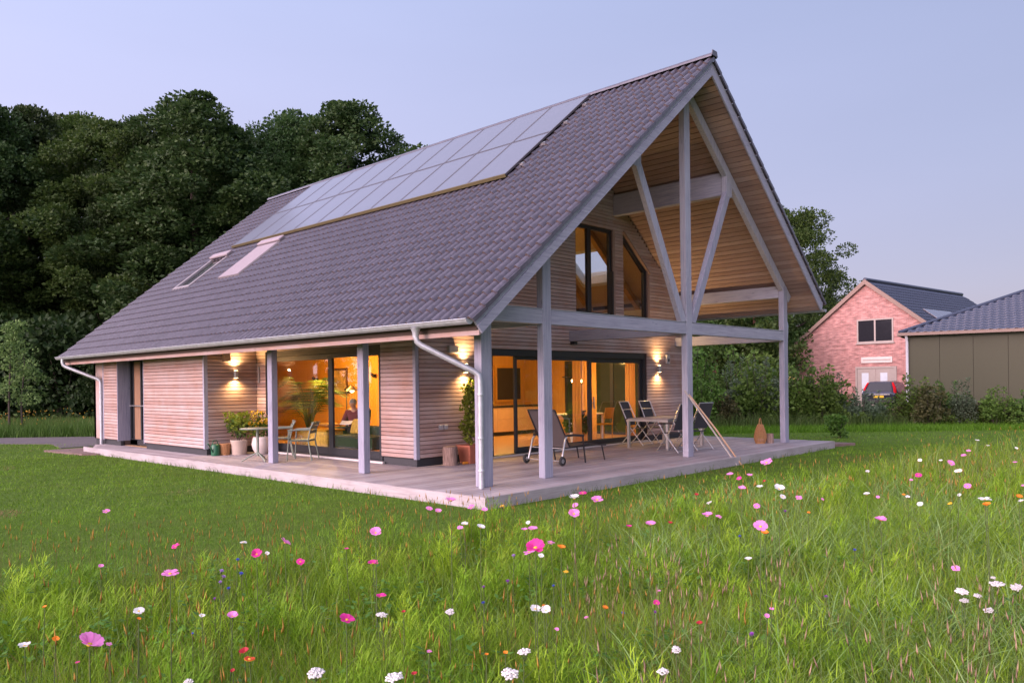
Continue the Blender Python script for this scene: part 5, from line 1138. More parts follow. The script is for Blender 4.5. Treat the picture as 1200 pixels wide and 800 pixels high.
# young two stemmed tree on the verge
p = thing('young_tree', 'slender young tree with two stems on the verge at left', 'tree', at_px(18, 30.5)); rs = np.random.RandomState(5)
m_ = MB(); m_.tube([(-.22, 0, -.1), (-.22, 0, 1.2), (-.12, .1, 3.2), (0, .1, 4.1)], [.045, .04, .025, .008], 6); m_.build('stem', M['bark'], p); m_ = MB(); m_.tube([(.22, 0, -.1), (.20, 0, 1.3), (.3, -.1, 2.8), (.25, 0, 3.5)], [.04, .035, .02, .008], 6); m_.build('stem', M['bark'], p)
leaf_obj('crown', [leaf_quads(40, (rs.normal()*.62*(1.15-z/4.8), rs.normal()*.62*(1.15-z/4.8), z), (.27, .27, .2), .11, rs) for z in np.linspace(1.3, 4.3, 60)], M['sap'], p, 'stuff')
# right hand trees
G2 = 'trees behind the brick house and the garden'
o = make_tree('broadleaf_tree', 'big rounded green tree between the wooden house and the brick house', 'tree', at_px(912, 62), H_at(62, 252, 930)-GZ, 5.9, 1.6, 160, 400, .19, M['oak'], 61, .4, G2); bh = H_at(62, 252, 930)-GZ
for px, dp, py, w_, nm in ((845, 58, 330, 5.0, 'green tree seen through the open gable, left of the far post'), (790, 66, 340, 5.2, 'green tree hidden behind the gable, left of the garden tree row'), (968, 74, 352, 3.6, 'lower green tree just left of the brick gable'), (720, 70, 330, 5.5, 'green tree hidden behind the house front')):
    copy_thing(o, at_px(px, dp), rnd.uniform(0, 6), nm, (w_/5.9, w_/5.9, (H_at(dp, py, px)-GZ)/bh))
for k, (px, dp) in enumerate([(838, 50), (862, 53), (885, 49), (906, 54), (770, 52), (805, 55)]):
    nm = ['slim tree with reddish trunk just right of the king post', 'slim tree with reddish trunk second from the king post', 'slim tree with reddish trunk left of the far post', 'slim tree with reddish trunk right behind the far post', 'slim tree hidden behind the gable wall end', 'slim tree hidden behind the king post'][k]
    if k == 0:
        pn = thing('slim_tree', nm, 'tree', at_px(px, dp), 0, 'slim trees behind the garden shrubs'); rs = np.random.RandomState(9); m_ = MB(); m_.tube([(0, 0, -.1), (.05, 0, 3), (0, .1, 7)], [.2, .17, .06], 8); m_.build('trunk', plain('red_bark', (.16, .075, .05), .95, var=.3), pn); leaf_obj('crown', [leaf_quads(110, (rs.normal()*1.2, rs.normal()*1.2, rs.uniform(2.6, 7.6)), (.8, .8, .5), .26, rs) for _ in range(40)], M['oak'], pn, 'stuff')
    else: copy_thing(pn, at_px(px, dp), k*1.1, nm, rnd.uniform(.9, 1.15))
# shrubs of the garden edge and hedge: three kinds, each with stems and foliage
def shrub_kind(mat, seed, w_, h, leaf, n, per, spire=0):
    rs = np.random.RandomState(seed); p = thing('garden_shrub', '', 'shrub', (0, 0, 0), 0, 'shrubs of the hedge along the garden'); m_ = MB(); tips = []
    for j in range(9):
        a = j*2.4; rr = w_*rs.uniform(.2, .75); t_ = (rr*math.cos(a), rr*math.sin(a), h*rs.uniform(.75, 1.05+spire)); tips.append(t_); m_.tube([(rr*.15*math.cos(a), rr*.15*math.sin(a), -.05), (t_[0]*.6, t_[1]*.6, t_[2]*.5), t_], [.022, .016, .005], 5)
    m_.build('stems', M['bark'], p); parts = [leaf_quads(per, (rs.normal()*w_*.42, rs.normal()*w_*.42, h*rs.uniform(.06, .8)), (w_*.32, w_*.32, h*.2), leaf, rs) for _ in range(n)]
    parts += [leaf_quads(26, (t_[0]*.95, t_[1]*.95, t_[2]*.93), (.10, .10, h*.16), leaf, rs) for t_ in tips]; leaf_obj('foliage', parts, mat, p, 'stuff'); return p
KIN = [('broad dark green shrub', leafmat('hedge_dark', (.055, .115, .022), (.095, .17, .035)), 101, .95, 1.7, .13, 26, 85, .25), ('mid green leafy shrub', leafmat('hedge_leaf', (.075, .15, .026), (.13, .22, .04)), 102, .9, 1.8, .13, 24, 80, .3), ('grey green willowy shrub', leafmat('willow_leaf', (.09, .13, .075), (.14, .19, .11)), 103, .75, 1.9, .11, 22, 85, .35), ('bronze tinted shrub', leafmat('bronze_leaf', (.07, .08, .03), (.125, .12, .045)), 104, .7, 1.55, .12, 20, 70)]
protos = {}
hedge = [(825,30,1.0,1),(842,33,1.25,0),(850,29.5,.75,3),(862,31,1.0,2),(880,30.5,1.0,1),(898,31,1.0,2),(893,34,1.3,1),(925,31,.95,0),(940,30,1.0,1),(955,30.5,.72,0),(962,29.5,1.05,1),(978,30,.75,2),(992,30.5,.55,0),(1008,29.5,.55,2),(1022,30,.5,2),(1040,30.5,.45,1),(1058,29.5,.52,3),(1075,29,.82,1),(1090,28.5,.9,3),(1108,29,.75,0),(1126,28.5,.66,2),(1143,28.7,.55,3),(1165,28,.62,1),(1185,28.5,.58,3),(1205,28,.62,0),(1228,28,.8,1),(815,34,1.4,1),(800,31,1.0,0),(872,36,1.4,1),(912,36,1.3,0),(1255,27.5,.8,2)]
wh = ['standing right of the king post','taller, behind the garden chair','low, beside the garden chair','left of the wicker lantern','straight above the wicker lantern','just left of the far gable post','tall, behind the far gable post','just right of the far gable post','below the eave of the brick house','under the small window of the brick house','rising highest before the brick gable','left of the brick house door','in front of the brick house door','right before the double door','directly in front of the parked car','right of the parked car','thin, at the barn corner','at the left barn panel','tallest before the barn','below the second barn panel','before the middle of the barn','low, before the barn middle','before the right barn panels','at the right end of the barn wall','at the right edge of the hedge','just beyond the right edge','far back behind the king post','hidden behind the king post','far back between king post and far post','far back behind the far post','beyond the right end of the hedge']
for (px, dp, s, kd), place in zip(hedge, wh):
    lab = KIN[kd][0] + ' ' + place
    if kd not in protos: o = shrub_kind(*KIN[kd][1:]); o['label'] = lab; o.location = at_px(px, dp); o.scale = (s,)*3; protos[kd] = o
    else: copy_thing(protos[kd], at_px(px, dp), rnd.uniform(0, 6.28), lab, (max(s, .72)*1.1, max(s, .72)*1.1, s))
p = thing('lone_bush', 'small round bush alone on the lawn right of the deck', 'bush', (15.7, .45, GZ)); rs = np.random.RandomState(31); m_ = MB()
for j in range(5): a = j*1.3; m_.tube([(0, 0, -.03), (.1*math.cos(a), .1*math.sin(a), .3), (.22*math.cos(a), .22*math.sin(a), .6)], [.015, .01, .004], 5)
m_.build('stems', M['bark'], p); leaf_obj('foliage', [leaf_quads(40, (rs.normal()*.15, rs.normal()*.15, rs.uniform(.12, .62)), (.13, .13, .11), .11, rs) for _ in range(16)], M['leaf_mid'], p, 'stuff')
# trees across the meadow, seen only mirrored in the gable glass
for k, (x, y) in enumerate(((48, -30), (40, -44), (58, -18), (30, -55), (20, -62), (66, -24), (62, -34), (54, -42), (72, -14))): copy_thing(base[k % 3][0], (x, y, GZ), k, ['tree beyond the meadow mirrored in the right glass', 'tree beyond the meadow mirrored in the middle glass', 'tree beyond the meadow right of the garden', 'tree beyond the meadow behind the camera', 'tree far behind the camera', 'wide tree beyond the meadow, first of the mirrored row', 'wide tree beyond the meadow, second of the mirrored row', 'wide tree beyond the meadow, third of the mirrored row', 'wide tree beyond the meadow, last of the mirrored row'][k], (1.2, 1.2, .6))
# ------------------------------------------------------------------ grass, meadow, flowers
def sector(n, r0, r1, half=R(46), pw=1.0):
    """Points around the camera inside its field of view (widened), area weighted times r^(pw-1)."""
    u = NR.rand(n); r = (r0**(pw+1) + u*(r1**(pw+1)-r0**(pw+1)))**(1/(pw+1)); a = NR.uniform(-half, half, n)
    x = CAM.x + r*np.sin(YAW+a); y = CAM.y + r*np.cos(YAW+a); return np.stack([x, y], 1), r
def fbm(P, s, seed=0):
    v = 0
    for k, (a, b_, c_) in enumerate(((1.0, 1.7, .3), (2.3, -1.1, 1.9), (-1.9, 2.9, 4.1))): v = v + np.sin(P[:, 0]*s*a + P[:, 1]*s*b_ + c_ + seed)*(.6**k)
    return v/1.96
def blades(P, h, w_, lean, col, seg=3, droop=.35, z0=GZ):
    """Curved tapering blades; col (n,3)."""
    n = len(P); a = NR.uniform(0, 2*np.pi, n); ld = np.stack([np.cos(a), np.sin(a)], 1); b2 = NR.uniform(0, np.pi, n); wd = np.stack([np.cos(b2), np.sin(b2)], 1)
    V = []; C = []
    for k in range(seg):
        t_ = k/seg; o = P + ld*(lean*h*(t_**1.7))[:, None] if np.ndim(lean) else P + ld*(lean*h*t_**1.7)[:, None]; z = z0 + h*(t_ - droop*lean*t_**3); ww = (w_*(1-.75*t_))[:, None]/2
        for s in (-1, 1): V.append(np.c_[o + wd*ww*s, z])
    o = P + ld*(lean*h)[:, None]; V.append(np.c_[o, z0 + h*(1-droop*lean)])
    V = np.stack(V, 1); m = V.shape[1]; F = []
    for k in range(seg-1): F += [(2*k, 2*k+1, 2*k+3), (2*k, 2*k+3, 2*k+2)]
    F.append((2*seg-2, 2*seg-1, 2*seg)); F = np.array(F); FF = (np.arange(n)[:, None, None]*m + F[None]).reshape(-1, 3)
    return V.reshape(-1, 3), FF, np.repeat(np.c_[col, np.ones(n)], m, 0)
def stuff(name, parts, mat, label):
    V = []; F = []; C = []; b_ = 0
    for v, f, c_ in parts: V.append(v); F.append(f+b_); C.append(c_); b_ += len(v)
    o = link(name, np_mesh(name, np.concatenate(V), np.concatenate(F), mat, np.concatenate(C)), kind='stuff', label=label); return o
def colmix(n, a, b_, jit=.12):
    t_ = NR.rand(n, 1); return (np.array(a)*(1-t_) + np.array(b_)*t_)*NR.uniform(1-jit, 1+jit, (n, 1))
M['grass'] = leafmat('grass_blade', (0, 0, 0), (0, 0, 0), .35, .5, attr=True)
def in_meadow(P, m=0.0): return P[:, 1] < meadow_edge(P[:, 0]) - m
def free_lawn(P):
    x, y = P[:, 0], P[:, 1]; deck = (x > DX0-.05) & (x < 13.2) & (y > DY0-.05) & (y < 17.6); road = (y > 15.6) & ((x*0+1) > 0) & (np.abs((x+.9) - (-(y-21)/1.57)) < 3.2*0 + 2.2)
    rdm = ((y-19.9) > -(x+.2)*1.62*1.0) & (x < 9) & (y > 16)
    return ~deck & ~rdm & (y > meadow_edge(x))
# lawn
parts = []
for n, r0, r1, w_, h0 in ((130000, 6.5, 13, .006, .042), (150000, 13, 24, .011, .05), (60000, 24, 40, .02, .06)):
    P, r = sector(n, r0, r1); P = P[free_lawn(P)]; k = len(P); f_ = fbm(P, .9)*.35 + fbm(P, 3.1, 2)*.4 + fbm(P, 8.3, 6)*.45
    c_ = colmix(k, (.078, .18, .010), (.155, .27, .022)); c_ = c_*np.clip(1 + .5*f_[:, None], .4, 1.7); bare = np.hypot(P[:, 0]+5.7, P[:, 1]-4.5) < .45 + .15*NR.rand(k); c_[bare] = colmix(bare.sum(), (.20, .14, .06), (.26, .18, .09)); dry = (fbm(P, .55, 5) > .72) & (NR.rand(k) < .5); c_[dry] = colmix(dry.sum(), (.14, .15, .04), (.18, .16, .06))
    parts.append(blades(P, h0*NR.uniform(.5, 1.25, k)*(1+.45*f_)*(1 + 1.1*(NR.rand(k) > .97)), np.full(k, w_), NR.uniform(.2, .9, k), c_, 1, .3))
stuff('lawn_grass', parts, M['grass'], 'short mown lawn grass')
# meadow grass: fine green blades, long pale blades at the right, feathery foliage, seed heads
parts = []
def right_w(P): return np.clip((((P - np.array([CAM.x, CAM.y])) @ np.array([RGT.x, RGT.y]))/np.maximum(1, (P - np.array([CAM.x, CAM.y])) @ np.array([FWD.x, FWD.y]))+.10)/.5, 0, 1)
for n, r0, r1, w_, sg in ((52000, 1.9, 5.2, .0042, 4), (64000, 5.2, 10, .006, 3), (56000, 10, 20, .010, 2), (24000, 20, 38, .02, 2)):
    P, r = sector(n, r0, r1, pw=.8 if r0 < 3 else 1.0); P = P[in_meadow(P, .02)]; k = len(P); rw = right_w(P); f_ = fbm(P, 1.6)*.6 + fbm(P, 5.3, 1)*.4
    h = (.30 + .11*f_ + .16*rw)*NR.uniform(.55, 1.35, k); c_ = colmix(k, (.12, .235, .012), (.255, .375, .025)); pale = NR.rand(k) < .14 + .20*rw; c_[pale] = colmix(pale.sum(), (.17, .28, .07), (.28, .38, .13)); dry = NR.rand(k) < .04 + .04*(r0 > 9); c_[dry] = colmix(dry.sum(), (.26, .19, .07), (.34, .25, .10)); c_ *= (1 + .18*f_[:, None])
    parts.append(blades(P, h, w_*NR.uniform(.6, 1.4, k), NR.uniform(.15, .8, k), c_, sg))
P, r = sector(15000, 2.2, 12, half=R(40)); P = P[in_meadow(P)]; P = P[(right_w(P) > .48) & (fbm(P, 1.1, 7) > -.25)]; k = len(P)
parts.append(blades(P, NR.uniform(.45, .72, k), NR.uniform(.007, .013, k), NR.uniform(.35, 1.0, k), colmix(k, (.15, .28, .07), (.27, .40, .14)), 5, .45))
stuff('meadow_grass', parts, M['grass'], 'tall uncut meadow grass in the foreground')
# feathery foliage of the cosmos and fennel, broad leaved herbs
parts = []
def feathery(P, h, ncol):
    out_ = []; n = len(P); th = 46; Q = np.repeat(P, th, 0); H2 = np.repeat(h, th); t_ = NR.uniform(.12, 1, n*th); a = NR.uniform(0, 2*np.pi, n*th); wdt = .012 + .0*t_
    L = NR.uniform(.05, .13, n*th)*(1.25-.6*t_); base_ = np.c_[Q + NR.normal(size=(n*th, 2))*.02, GZ + H2*t_*.85]; tip = base_ + np.c_[np.cos(a)*L, np.sin(a)*L, L*NR.uniform(.2, 1.3, n*th)]
    sd = np.c_[-np.sin(a), np.cos(a), np.zeros(n*th)]*.0022; mid = (base_+tip)/2 + np.c_[np.zeros((n*th, 2)), L*.12]
    V = np.stack([base_-sd, base_+sd, mid+sd*1.2, mid-sd*1.2, tip], 1).reshape(-1, 3); F = np.array([(0, 1, 2), (0, 2, 3), (3, 2, 4)]); FF = (np.arange(n*th)[:, None, None]*5 + F[None]).reshape(-1, 3)
    return V, FF, np.repeat(np.c_[np.repeat(ncol, th, 0), np.ones(n*th)], 5, 0)
C0, r = sector(520, 2.4, 14, half=R(42)); C0 = C0[in_meadow(C0, .15)]
P = np.repeat(C0, 9, 0) + NR.normal(size=(len(C0)*9, 2))*.10; k = len(P); hc = np.repeat(NR.uniform(.34, .60, len(C0)), 9)*NR.uniform(.75, 1.1, k); cc = np.repeat(colmix(len(C0), (.15, .30, .014), (.31, .46, .03)), 9, 0)
parts.append(feathery(P, hc, cc))
P, r = sector(2600, 2.2, 9, half=R(42)); P = P[in_meadow(P) & (fbm(P, 2.1, 9) > .1)]; k = len(P)
for i in range(5):      # broad leaves up a short stalk
    zz = NR.uniform(.10, .36, k); a = NR.uniform(0, 6.28, k); L = NR.uniform(.03, .065, k); b_ = np.c_[P + NR.normal(size=(k, 2))*.012, GZ+zz]; d = np.c_[np.cos(a), np.sin(a), NR.uniform(-.1, .6, k)]; s_ = np.c_[-np.sin(a), np.cos(a), np.zeros(k)]*.32
    V = np.stack([b_, b_+(d*.5+s_)*L[:, None], b_+d*L[:, None], b_+(d*.5-s_)*L[:, None]], 1).reshape(-1, 3); F = np.array([(0, 1, 2), (0, 2, 3)]); parts.append((V, (np.arange(k)[:, None, None]*4 + F[None]).reshape(-1, 3), np.repeat(np.c_[colmix(k, (.06, .16, .025), (.12, .26, .04)), np.ones(k)], 4, 0)))
stuff('meadow_foliage', parts, M['grass'], 'feathery bright green foliage between the meadow grasses')
# seed heads on thin stalks
def seedheads(P, h, ln, rad, col, colst):
    n = len(P); tilt = NR.normal(size=(n, 2))*.10; top = np.c_[P + tilt*h[:, None], GZ+h]; d = np.c_[tilt*1.4, np.ones(n)]; d /= np.linalg.norm(d, axis=1)[:, None]; b_ = top - d*ln[:, None]
    st = np.stack([np.c_[P[:, 0]-.0012, P[:, 1], np.full(n, GZ)], np.c_[P[:, 0]+.0012, P[:, 1], np.full(n, GZ)], b_ + np.array([.001, 0, 0]), b_ - np.array([.001, 0, 0])], 1).reshape(-1, 3)
    F1 = (np.arange(n)[:, None, None]*4 + np.array([(0, 1, 2), (0, 2, 3)])[None]).reshape(-1, 3); e1 = np.cross(d, [1, 0, 0]); e1 /= np.linalg.norm(e1, axis=1)[:, None]; e2 = np.cross(d, e1); rr = rad[:, None]
    ring_ = [b_ + d*(ln*.35)[:, None] + (e1*c_ + e2*s_)*rr for c_, s_ in ((1, 0), (-.5, .87), (-.5, -.87))]; V2 = np.stack([b_] + ring_ + [top], 1).reshape(-1, 3)
    F2 = (np.arange(n)[:, None, None]*5 + np.array([(0, 2, 1), (0, 3, 2), (0, 1, 3), (1, 2, 4), (2, 3, 4), (3, 1, 4)])[None]).reshape(-1, 3)
    return [(st, F1, np.repeat(np.c_[colst, np.ones(n)], 4, 0)), (V2, F2, np.repeat(np.c_[col, np.ones(n)], 5, 0))]
parts = []
P, r = sector(6400, 3, 14, half=R(44)); P = P[in_meadow(P, -.35) & (fbm(P, .9, 3) + (1-right_w(P))*.7 > .28 + .5*(meadow_edge(P[:, 0]) - P[:, 1] > 2.2))]; k = len(P); rr_ = np.linalg.norm(P - np.array([CAM.x, CAM.y]), axis=1)
parts += seedheads(P, NR.uniform(.40, .70, k), NR.uniform(.035, .10, k), NR.uniform(.0036, .0062, k), colmix(k, (.36, .21, .045), (.52, .30, .07)), colmix(k, (.14, .17, .05), (.22, .20, .07)))
P, r = sector(4200, 9, 36, half=R(44)); P = P[in_meadow(P, -.2)]; k = len(P); parts += seedheads(P, NR.uniform(.36, .62, k), NR.uniform(.06, .11, k), np.full(k, .008), colmix(k, (.38, .22, .05), (.52, .31, .08)), colmix(k, (.16, .17, .05), (.22, .20, .07)))
P, r = sector(110, 2.6, 5.5, half=R(38)); P = P[right_w(P) > .35]; k = len(P)
for j in range(7):     # straw panicles: little branches up the stalk
    parts += seedheads(P + NR.normal(size=(k, 2))*.018, .50 + .045*j + NR.uniform(-.06, .10, k), NR.uniform(.05, .09, k), np.full(k, .0045), colmix(k, (.34, .23, .15), (.46, .33, .22)), colmix(k, (.30, .22, .10), (.36, .26, .14)))
stuff('seed_heads', parts, M['grass'], 'ochre seed heads standing above the meadow grass')
# verge and strip of rough grass along hedge and wood
parts = []
def strip(n, px0, px1, d0, d1, h0, h1, w_, ca, cb):
    px = NR.uniform(px0, px1, n); dp = NR.uniform(d0, d1, n); lat = (px-600)/924.22*dp; P = np.stack([CAM.x + FWD.x*dp + RGT.x*lat, CAM.y + FWD.y*dp + RGT.y*lat], 1); return blades(P, NR.uniform(h0, h1, n), np.full(n, w_), NR.uniform(.1, .7, n), colmix(n, ca, cb), 2)
parts.append(strip(42000, -120, 150, 29.2, 36, .18, .75, .02, (.055, .13, .02), (.11, .20, .04)))
parts.append(strip(500, -60, 130, 30, 34, .6, .95, .02, (.16, .17, .05), (.25, .22, .08)))
parts.append(strip(16000, 805, 1260, 26.5, 29, .10, .30, .018, (.08, .19, .012), (.13, .27, .02)))
parts.append(strip(9000, 810, 1260, 28.2, 32, .3, .8, .024, (.05, .10, .02), (.11, .16, .04)))
parts.append(strip(9000, 810, 930, 36, 46, .6, 1.3, .04, (.16, .17, .06), (.30, .27, .10)))
px = NR.uniform(-60, 130, 90); dp = NR.uniform(29.5, 34, 90); lat = (px-600)/924.22*dp; P = np.stack([CAM.x + FWD.x*dp + RGT.x*lat, CAM.y + FWD.y*dp + RGT.y*lat], 1)
parts += seedheads(P, NR.uniform(.5, 1.05, 90), NR.uniform(.04, .08, 90), np.full(90, .026), colmix(90, (.55, .42, .03), (.6, .34, .10)), colmix(90, (.10, .16, .04), (.14, .2, .05)))
stuff('rough_grass', parts, M['grass'], 'rough tall grass along the lane verge and under the hedge')
# a few weeds growing at the foot of the deck edge
P = np.concatenate([np.stack([np.full(620, DX0-.06) + NR.normal(size=620)*.03, NR.uniform(DY0, 14.4, 620)], 1), np.stack([NR.uniform(DX0, 12, 620), np.full(620, DY0-.06) + NR.normal(size=620)*.03], 1)]); P = P[fbm(P, 3.3, 1) > -.2]; k = len(P); stuff('deck_edge_weeds', [blades(P, NR.uniform(.04, .16, k), np.full(k, .007), NR.uniform(.2, .8, k), colmix(k, (.06, .14, .012), (.13, .22, .03)), 3)], M['grass'], 'tufts of grass along the foot of the deck edge')
# flowers: every bloom a thing with its own stem
FL = [(-6.14,-1.65,0.58,'p',0.029,124),(-6.01,-2.69,0.4,'m',0.029,206),(-6.99,-4.87,0.71,'p',0.038,199),(-6.64,-2.95,0.4,'p',0.018,118),(-6.91,-4.28,0.4,'w',0.033,163),(-6.97,-4.43,0.4,'o',0.011,162),(-7.51,-4.46,0.4,'w',0.032,28),(-7.74,-6.01,0.8,'p',0.041,105),(-7.23,-4.74,0.4,'p',0.014,128),(-7.38,-4.47,0.4,'o',0.017,65),(-7.23,-3.79,0.4,'o',0.012,52),(-5.59,-2.95,0.4,'w',0.03,285),(-5.82,-3.95,0.56,'p',0.038,334),(-6.13,-4.14,0.56,'m',0.035,301),(-5.67,-3.9,0.4,'m',0.027,352),(-5.68,-3.47,0.4,'w',0.019,313),(-6.06,-3.52,0.34,'l',0.021,259),(-6.13,-3.69,0.34,'l',0.02,262),(-6.05,-3.78,0.36,'b',0.02,282),(-5.8,-3.26,0.34,'b',0.016,279),(-6.21,-3.81,0.34,'l',0.017,258),(-6.25,-4.0,0.34,'b',0.016,268),(-6.42,-4.16,0.34,'v',0.013,251),(-6.72,-4.63,0.4,'w',0.018,236),(-6.62,-4.77,0.4,'p',0.027,273),(-6.86,-5.35,0.4,'r',0.024,287),(-6.89,-5.45,0.4,'g',0.023,293),(-7.01,-5.53,0.4,'r',0.011,273),(-6.78,-5.81,0.4,'u',0.04,370),(-7.19,-5.5,0.4,'u',0.021,220),(-7.42,-4.9,0.4,'m',0.01,91),(-6.81,-4.71,0.34,'b',0.009,225),(-6.55,-5.71,0.55,'m',0.035,407),(-5.86,-5.06,0.4,'m',0.025,447),(-6.07,-5.34,0.4,'u',0.034,447),(-5.8,-5.58,0.4,'u',0.027,527),(-5.38,-4.34,0.4,'m',0.032,437),(-5.63,-4.71,0.69,'p',0.038,441),(-5.22,-3.8,0.4,'m',0.019,406),(-4.92,-4.63,0.8,'p',0.045,528),(-3.63,-3.03,0.4,'p',0.033,514),(-3.58,-2.84,0.4,'p',0.033,503),(-3.25,-3.09,0.4,'p',0.034,552),(-3.28,-3.31,0.4,'p',0.029,568),(-4.61,-4.44,0.57,'w',0.035,545),(-4.08,-3.82,0.4,'p',0.025,539),(-5.16,-5.17,0.71,'w',0.035,563),(-4.3,-5.24,0.8,'w',0.045,673),(-2.97,-4.27,0.61,'m',0.035,683),(-2.53,-3.83,0.4,'p',0.03,674),(-4.48,-5.38,0.73,'p',0.038,673),(-4.26,-5.41,0.8,'p',0.044,699),(-3.53,-4.1,0.4,'w',0.022,619),(-3.82,-4.32,0.4,'p',0.028,615),(-3.95,-4.53,0.45,'p',0.038,625),(-5.72,-6.13,0.8,'m',0.047,628),(-4.43,-4.92,0.4,'p',0.037,620),(-4.46,-5.06,0.4,'w',0.024,634),(-4.08,-4.83,0.4,'p',0.029,646),(-5.09,-5.77,0.65,'o',0.025,658),(-4.72,-5.5,0.4,'y',0.019,663),(-4.41,-4.75,0.34,'l',0.022,602),(-4.98,-5.23,0.34,'v',0.019,595),(-5.43,-5.46,0.34,'b',0.015,567),(-5.17,-5.2,0.34,'v',0.013,566),(-4.87,-5.52,0.34,'b',0.013,648),(-5.47,-5.9,0.4,'w',0.03,627),(-5.45,-5.96,0.4,'w',0.027,639),(-5.4,-5.9,0.4,'o',0.012,637),(-6.0,-6.3,0.4,'u',0.035,614),(-6.24,-6.44,0.4,'u',0.04,596),(-6.08,-6.26,0.4,'o',0.012,593),(-6.15,-6.21,0.4,'o',0.01,571),(-6.59,-6.1,0.4,'u',0.043,461),(-6.29,-5.98,0.4,'p',0.012,502),(-3.75,-5.51,0.57,'p',0.038,762),(-3.15,-4.9,0.4,'m',0.025,737),(-2.8,-5.08,0.4,'r',0.022,785),(-4.95,-6.33,0.4,'m',0.019,769),(-5.07,-6.19,0.34,'b',0.014,731),(-5.22,-6.18,0.4,'o',0.018,710),(-4.94,-6.31,0.34,'v',0.014,767),(-5.8,-6.91,0.4,'u',0.029,778),(-5.53,-6.81,0.4,'u',0.023,793),(-5.66,-6.21,0.4,'p',0.011,653),(-5.41,-6.2,0.4,'p',0.011,686),(-3.02,-3.29,0.4,'y',0.021,588),(-4.72,-6.2,0.4,'p',0.01,773),(-5.97,-5.4,0.4,'r',0.011,473),(-6.52,-6.15,0.4,'r',0.014,485),(-1.24,-5.22,0.8,'p',0.055,899),(-0.7,-4.54,0.58,'p',0.038,855),(0.37,-4.1,0.4,'m',0.032,866),(0.6,-4.12,0.42,'p',0.038,878),(-1.51,-5.09,0.56,'p',0.037,869),(-1.87,-5.45,0.64,'w',0.035,891),(-2.98,-6.14,0.8,'w',0.048,912),(-0.86,-5.21,0.42,'w',0.035,918),(-1.48,-5.23,0.4,'p',0.033,887),(-0.7,-5.31,0.4,'p',0.031,936),(-1.57,-4.77,0.4,'w',0.03,832),(-3.46,-5.81,0.63,'p',0.038,829),(-2.23,-5.23,0.4,'p',0.027,842),(-4.49,-6.72,0.8,'p',0.038,892),(-3.79,-6.41,0.62,'o',0.025,896),(-3.66,-6.23,0.4,'w',0.035,878),(-1.2,-6.16,0.56,'w',0.035,1016),(-3.06,-6.89,0.66,'p',0.038,1033),(0.03,-6.14,0.4,'w',0.026,1064),(-0.43,-6.39,0.4,'w',0.033,1079),(0.13,-6.07,0.4,'o',0.018,1059),(-0.2,-6.59,0.4,'y',0.021,1114),(-2.64,-7.42,0.8,'w',0.037,1154),(-2.91,-7.49,0.8,'o',0.03,1156),(1.09,-6.44,0.42,'p',0.038,1134),(-1.03,-6.87,0.8,'w',0.037,1124),(0.96,-6.31,0.68,'p',0.038,1114),(1.34,-5.87,0.48,'m',0.035,1076),(6.06,-5.29,0.4,'p',0.035,1135),(3.56,-5.98,0.75,'w',0.035,1145),(4.0,-5.13,0.4,'w',0.032,1078),(4.04,-5.4,0.4,'w',0.031,1103),(4.29,-5.64,0.47,'p',0.038,1129),(2.11,-5.03,0.4,'w',0.028,1017),(0.47,-6.51,0.4,'w',0.022,1124),(0.39,-7.07,0.4,'w',0.029,1197),(-0.94,-7.3,0.61,'o',0.025,1194),(-0.67,-5.54,0.4,'p',0.017,964),(0.32,-4.45,0.4,'r',0.02,896),(-1.18,-4.4,0.4,'r',0.023,816),(-2.69,-5.67,0.34,'b',0.017,867),(-1.52,-5.53,0.38,'v',0.02,920),(-1.56,-5.77,0.4,'o',0.016,948),(-0.16,-5.91,0.4,'p',0.018,1029),(-2.63,-6.56,0.34,'b',0.016,1002),(-3.05,-7.34,0.4,'p',0.025,1121),(-5.13,-6.7,0.4,'r',0.017,819),(-4.95,-6.89,0.34,'v',0.017,882),(-4.03,-6.9,0.34,'v',0.015,967),(-3.61,-7.51,0.4,'u',0.039,1128),(-3.81,-7.57,0.4,'u',0.026,1131),(-3.93,-7.71,0.4,'u',0.027,1159),(-3.34,-7.63,0.41,'u',0.045,1169),(-3.31,-7.72,0.4,'u',0.035,1190),(-3.15,-7.57,0.4,'u',0.016,1164),(-3.66,-7.6,0.4,'u',0.024,1145),(-4.78,-6.89,0.4,'p',0.013,899),(-4.66,-6.86,0.4,'p',0.014,903),(1.67,-6.86,0.4,'p',0.024,1199),(4.37,-6.27,0.4,'p',0.03,1190),(7.02,-5.79,0.4,'w',0.029,1191),(1.51,-5.74,0.4,'p',0.02,1068),(7.34,-5.3,0.4,'w',0.03,1158)]
PC = dict(p=(.80, .26, .60), m=(.72, .035, .30), w=(.80, .79, .78), o=(.85, .25, .015), l=(.42, .26, .58), b=(.07, .10, .50), v=(.30, .08, .42), r=(.42, .015, .03), g=(.62, .07, .02), u=(.76, .74, .72), y=(.80, .48, .02))
PM = {}
for k_, c_ in PC.items():
    t = NT('petal_' + k_); col = t.hsv(t.n('ShaderNodeRGB').outputs[0], val=t.rng(t.rand(), .88, 1.12)); t.t.nodes['RGB'].outputs[0].default_value = (*c_, 1)
    t.l(col, t.b.inputs['Base Color']); t.b.inputs['Roughness'].default_value = .6; tl = t.n('ShaderNodeBsdfTranslucent'); t.l(col, tl.inputs[0]); mx = t.n('ShaderNodeMixShader'); mx.inputs[0].default_value = .35; t.l(t.b.outputs[0], mx.inputs[1]); t.l(tl.outputs[0], mx.inputs[2]); t.l(mx.outputs[0], t.t.nodes['Material Output'].inputs[0]); PM[k_] = t.m
CEN = plain('flower_centre', (.62, .38, .03), .8, var=.2, scale=200)
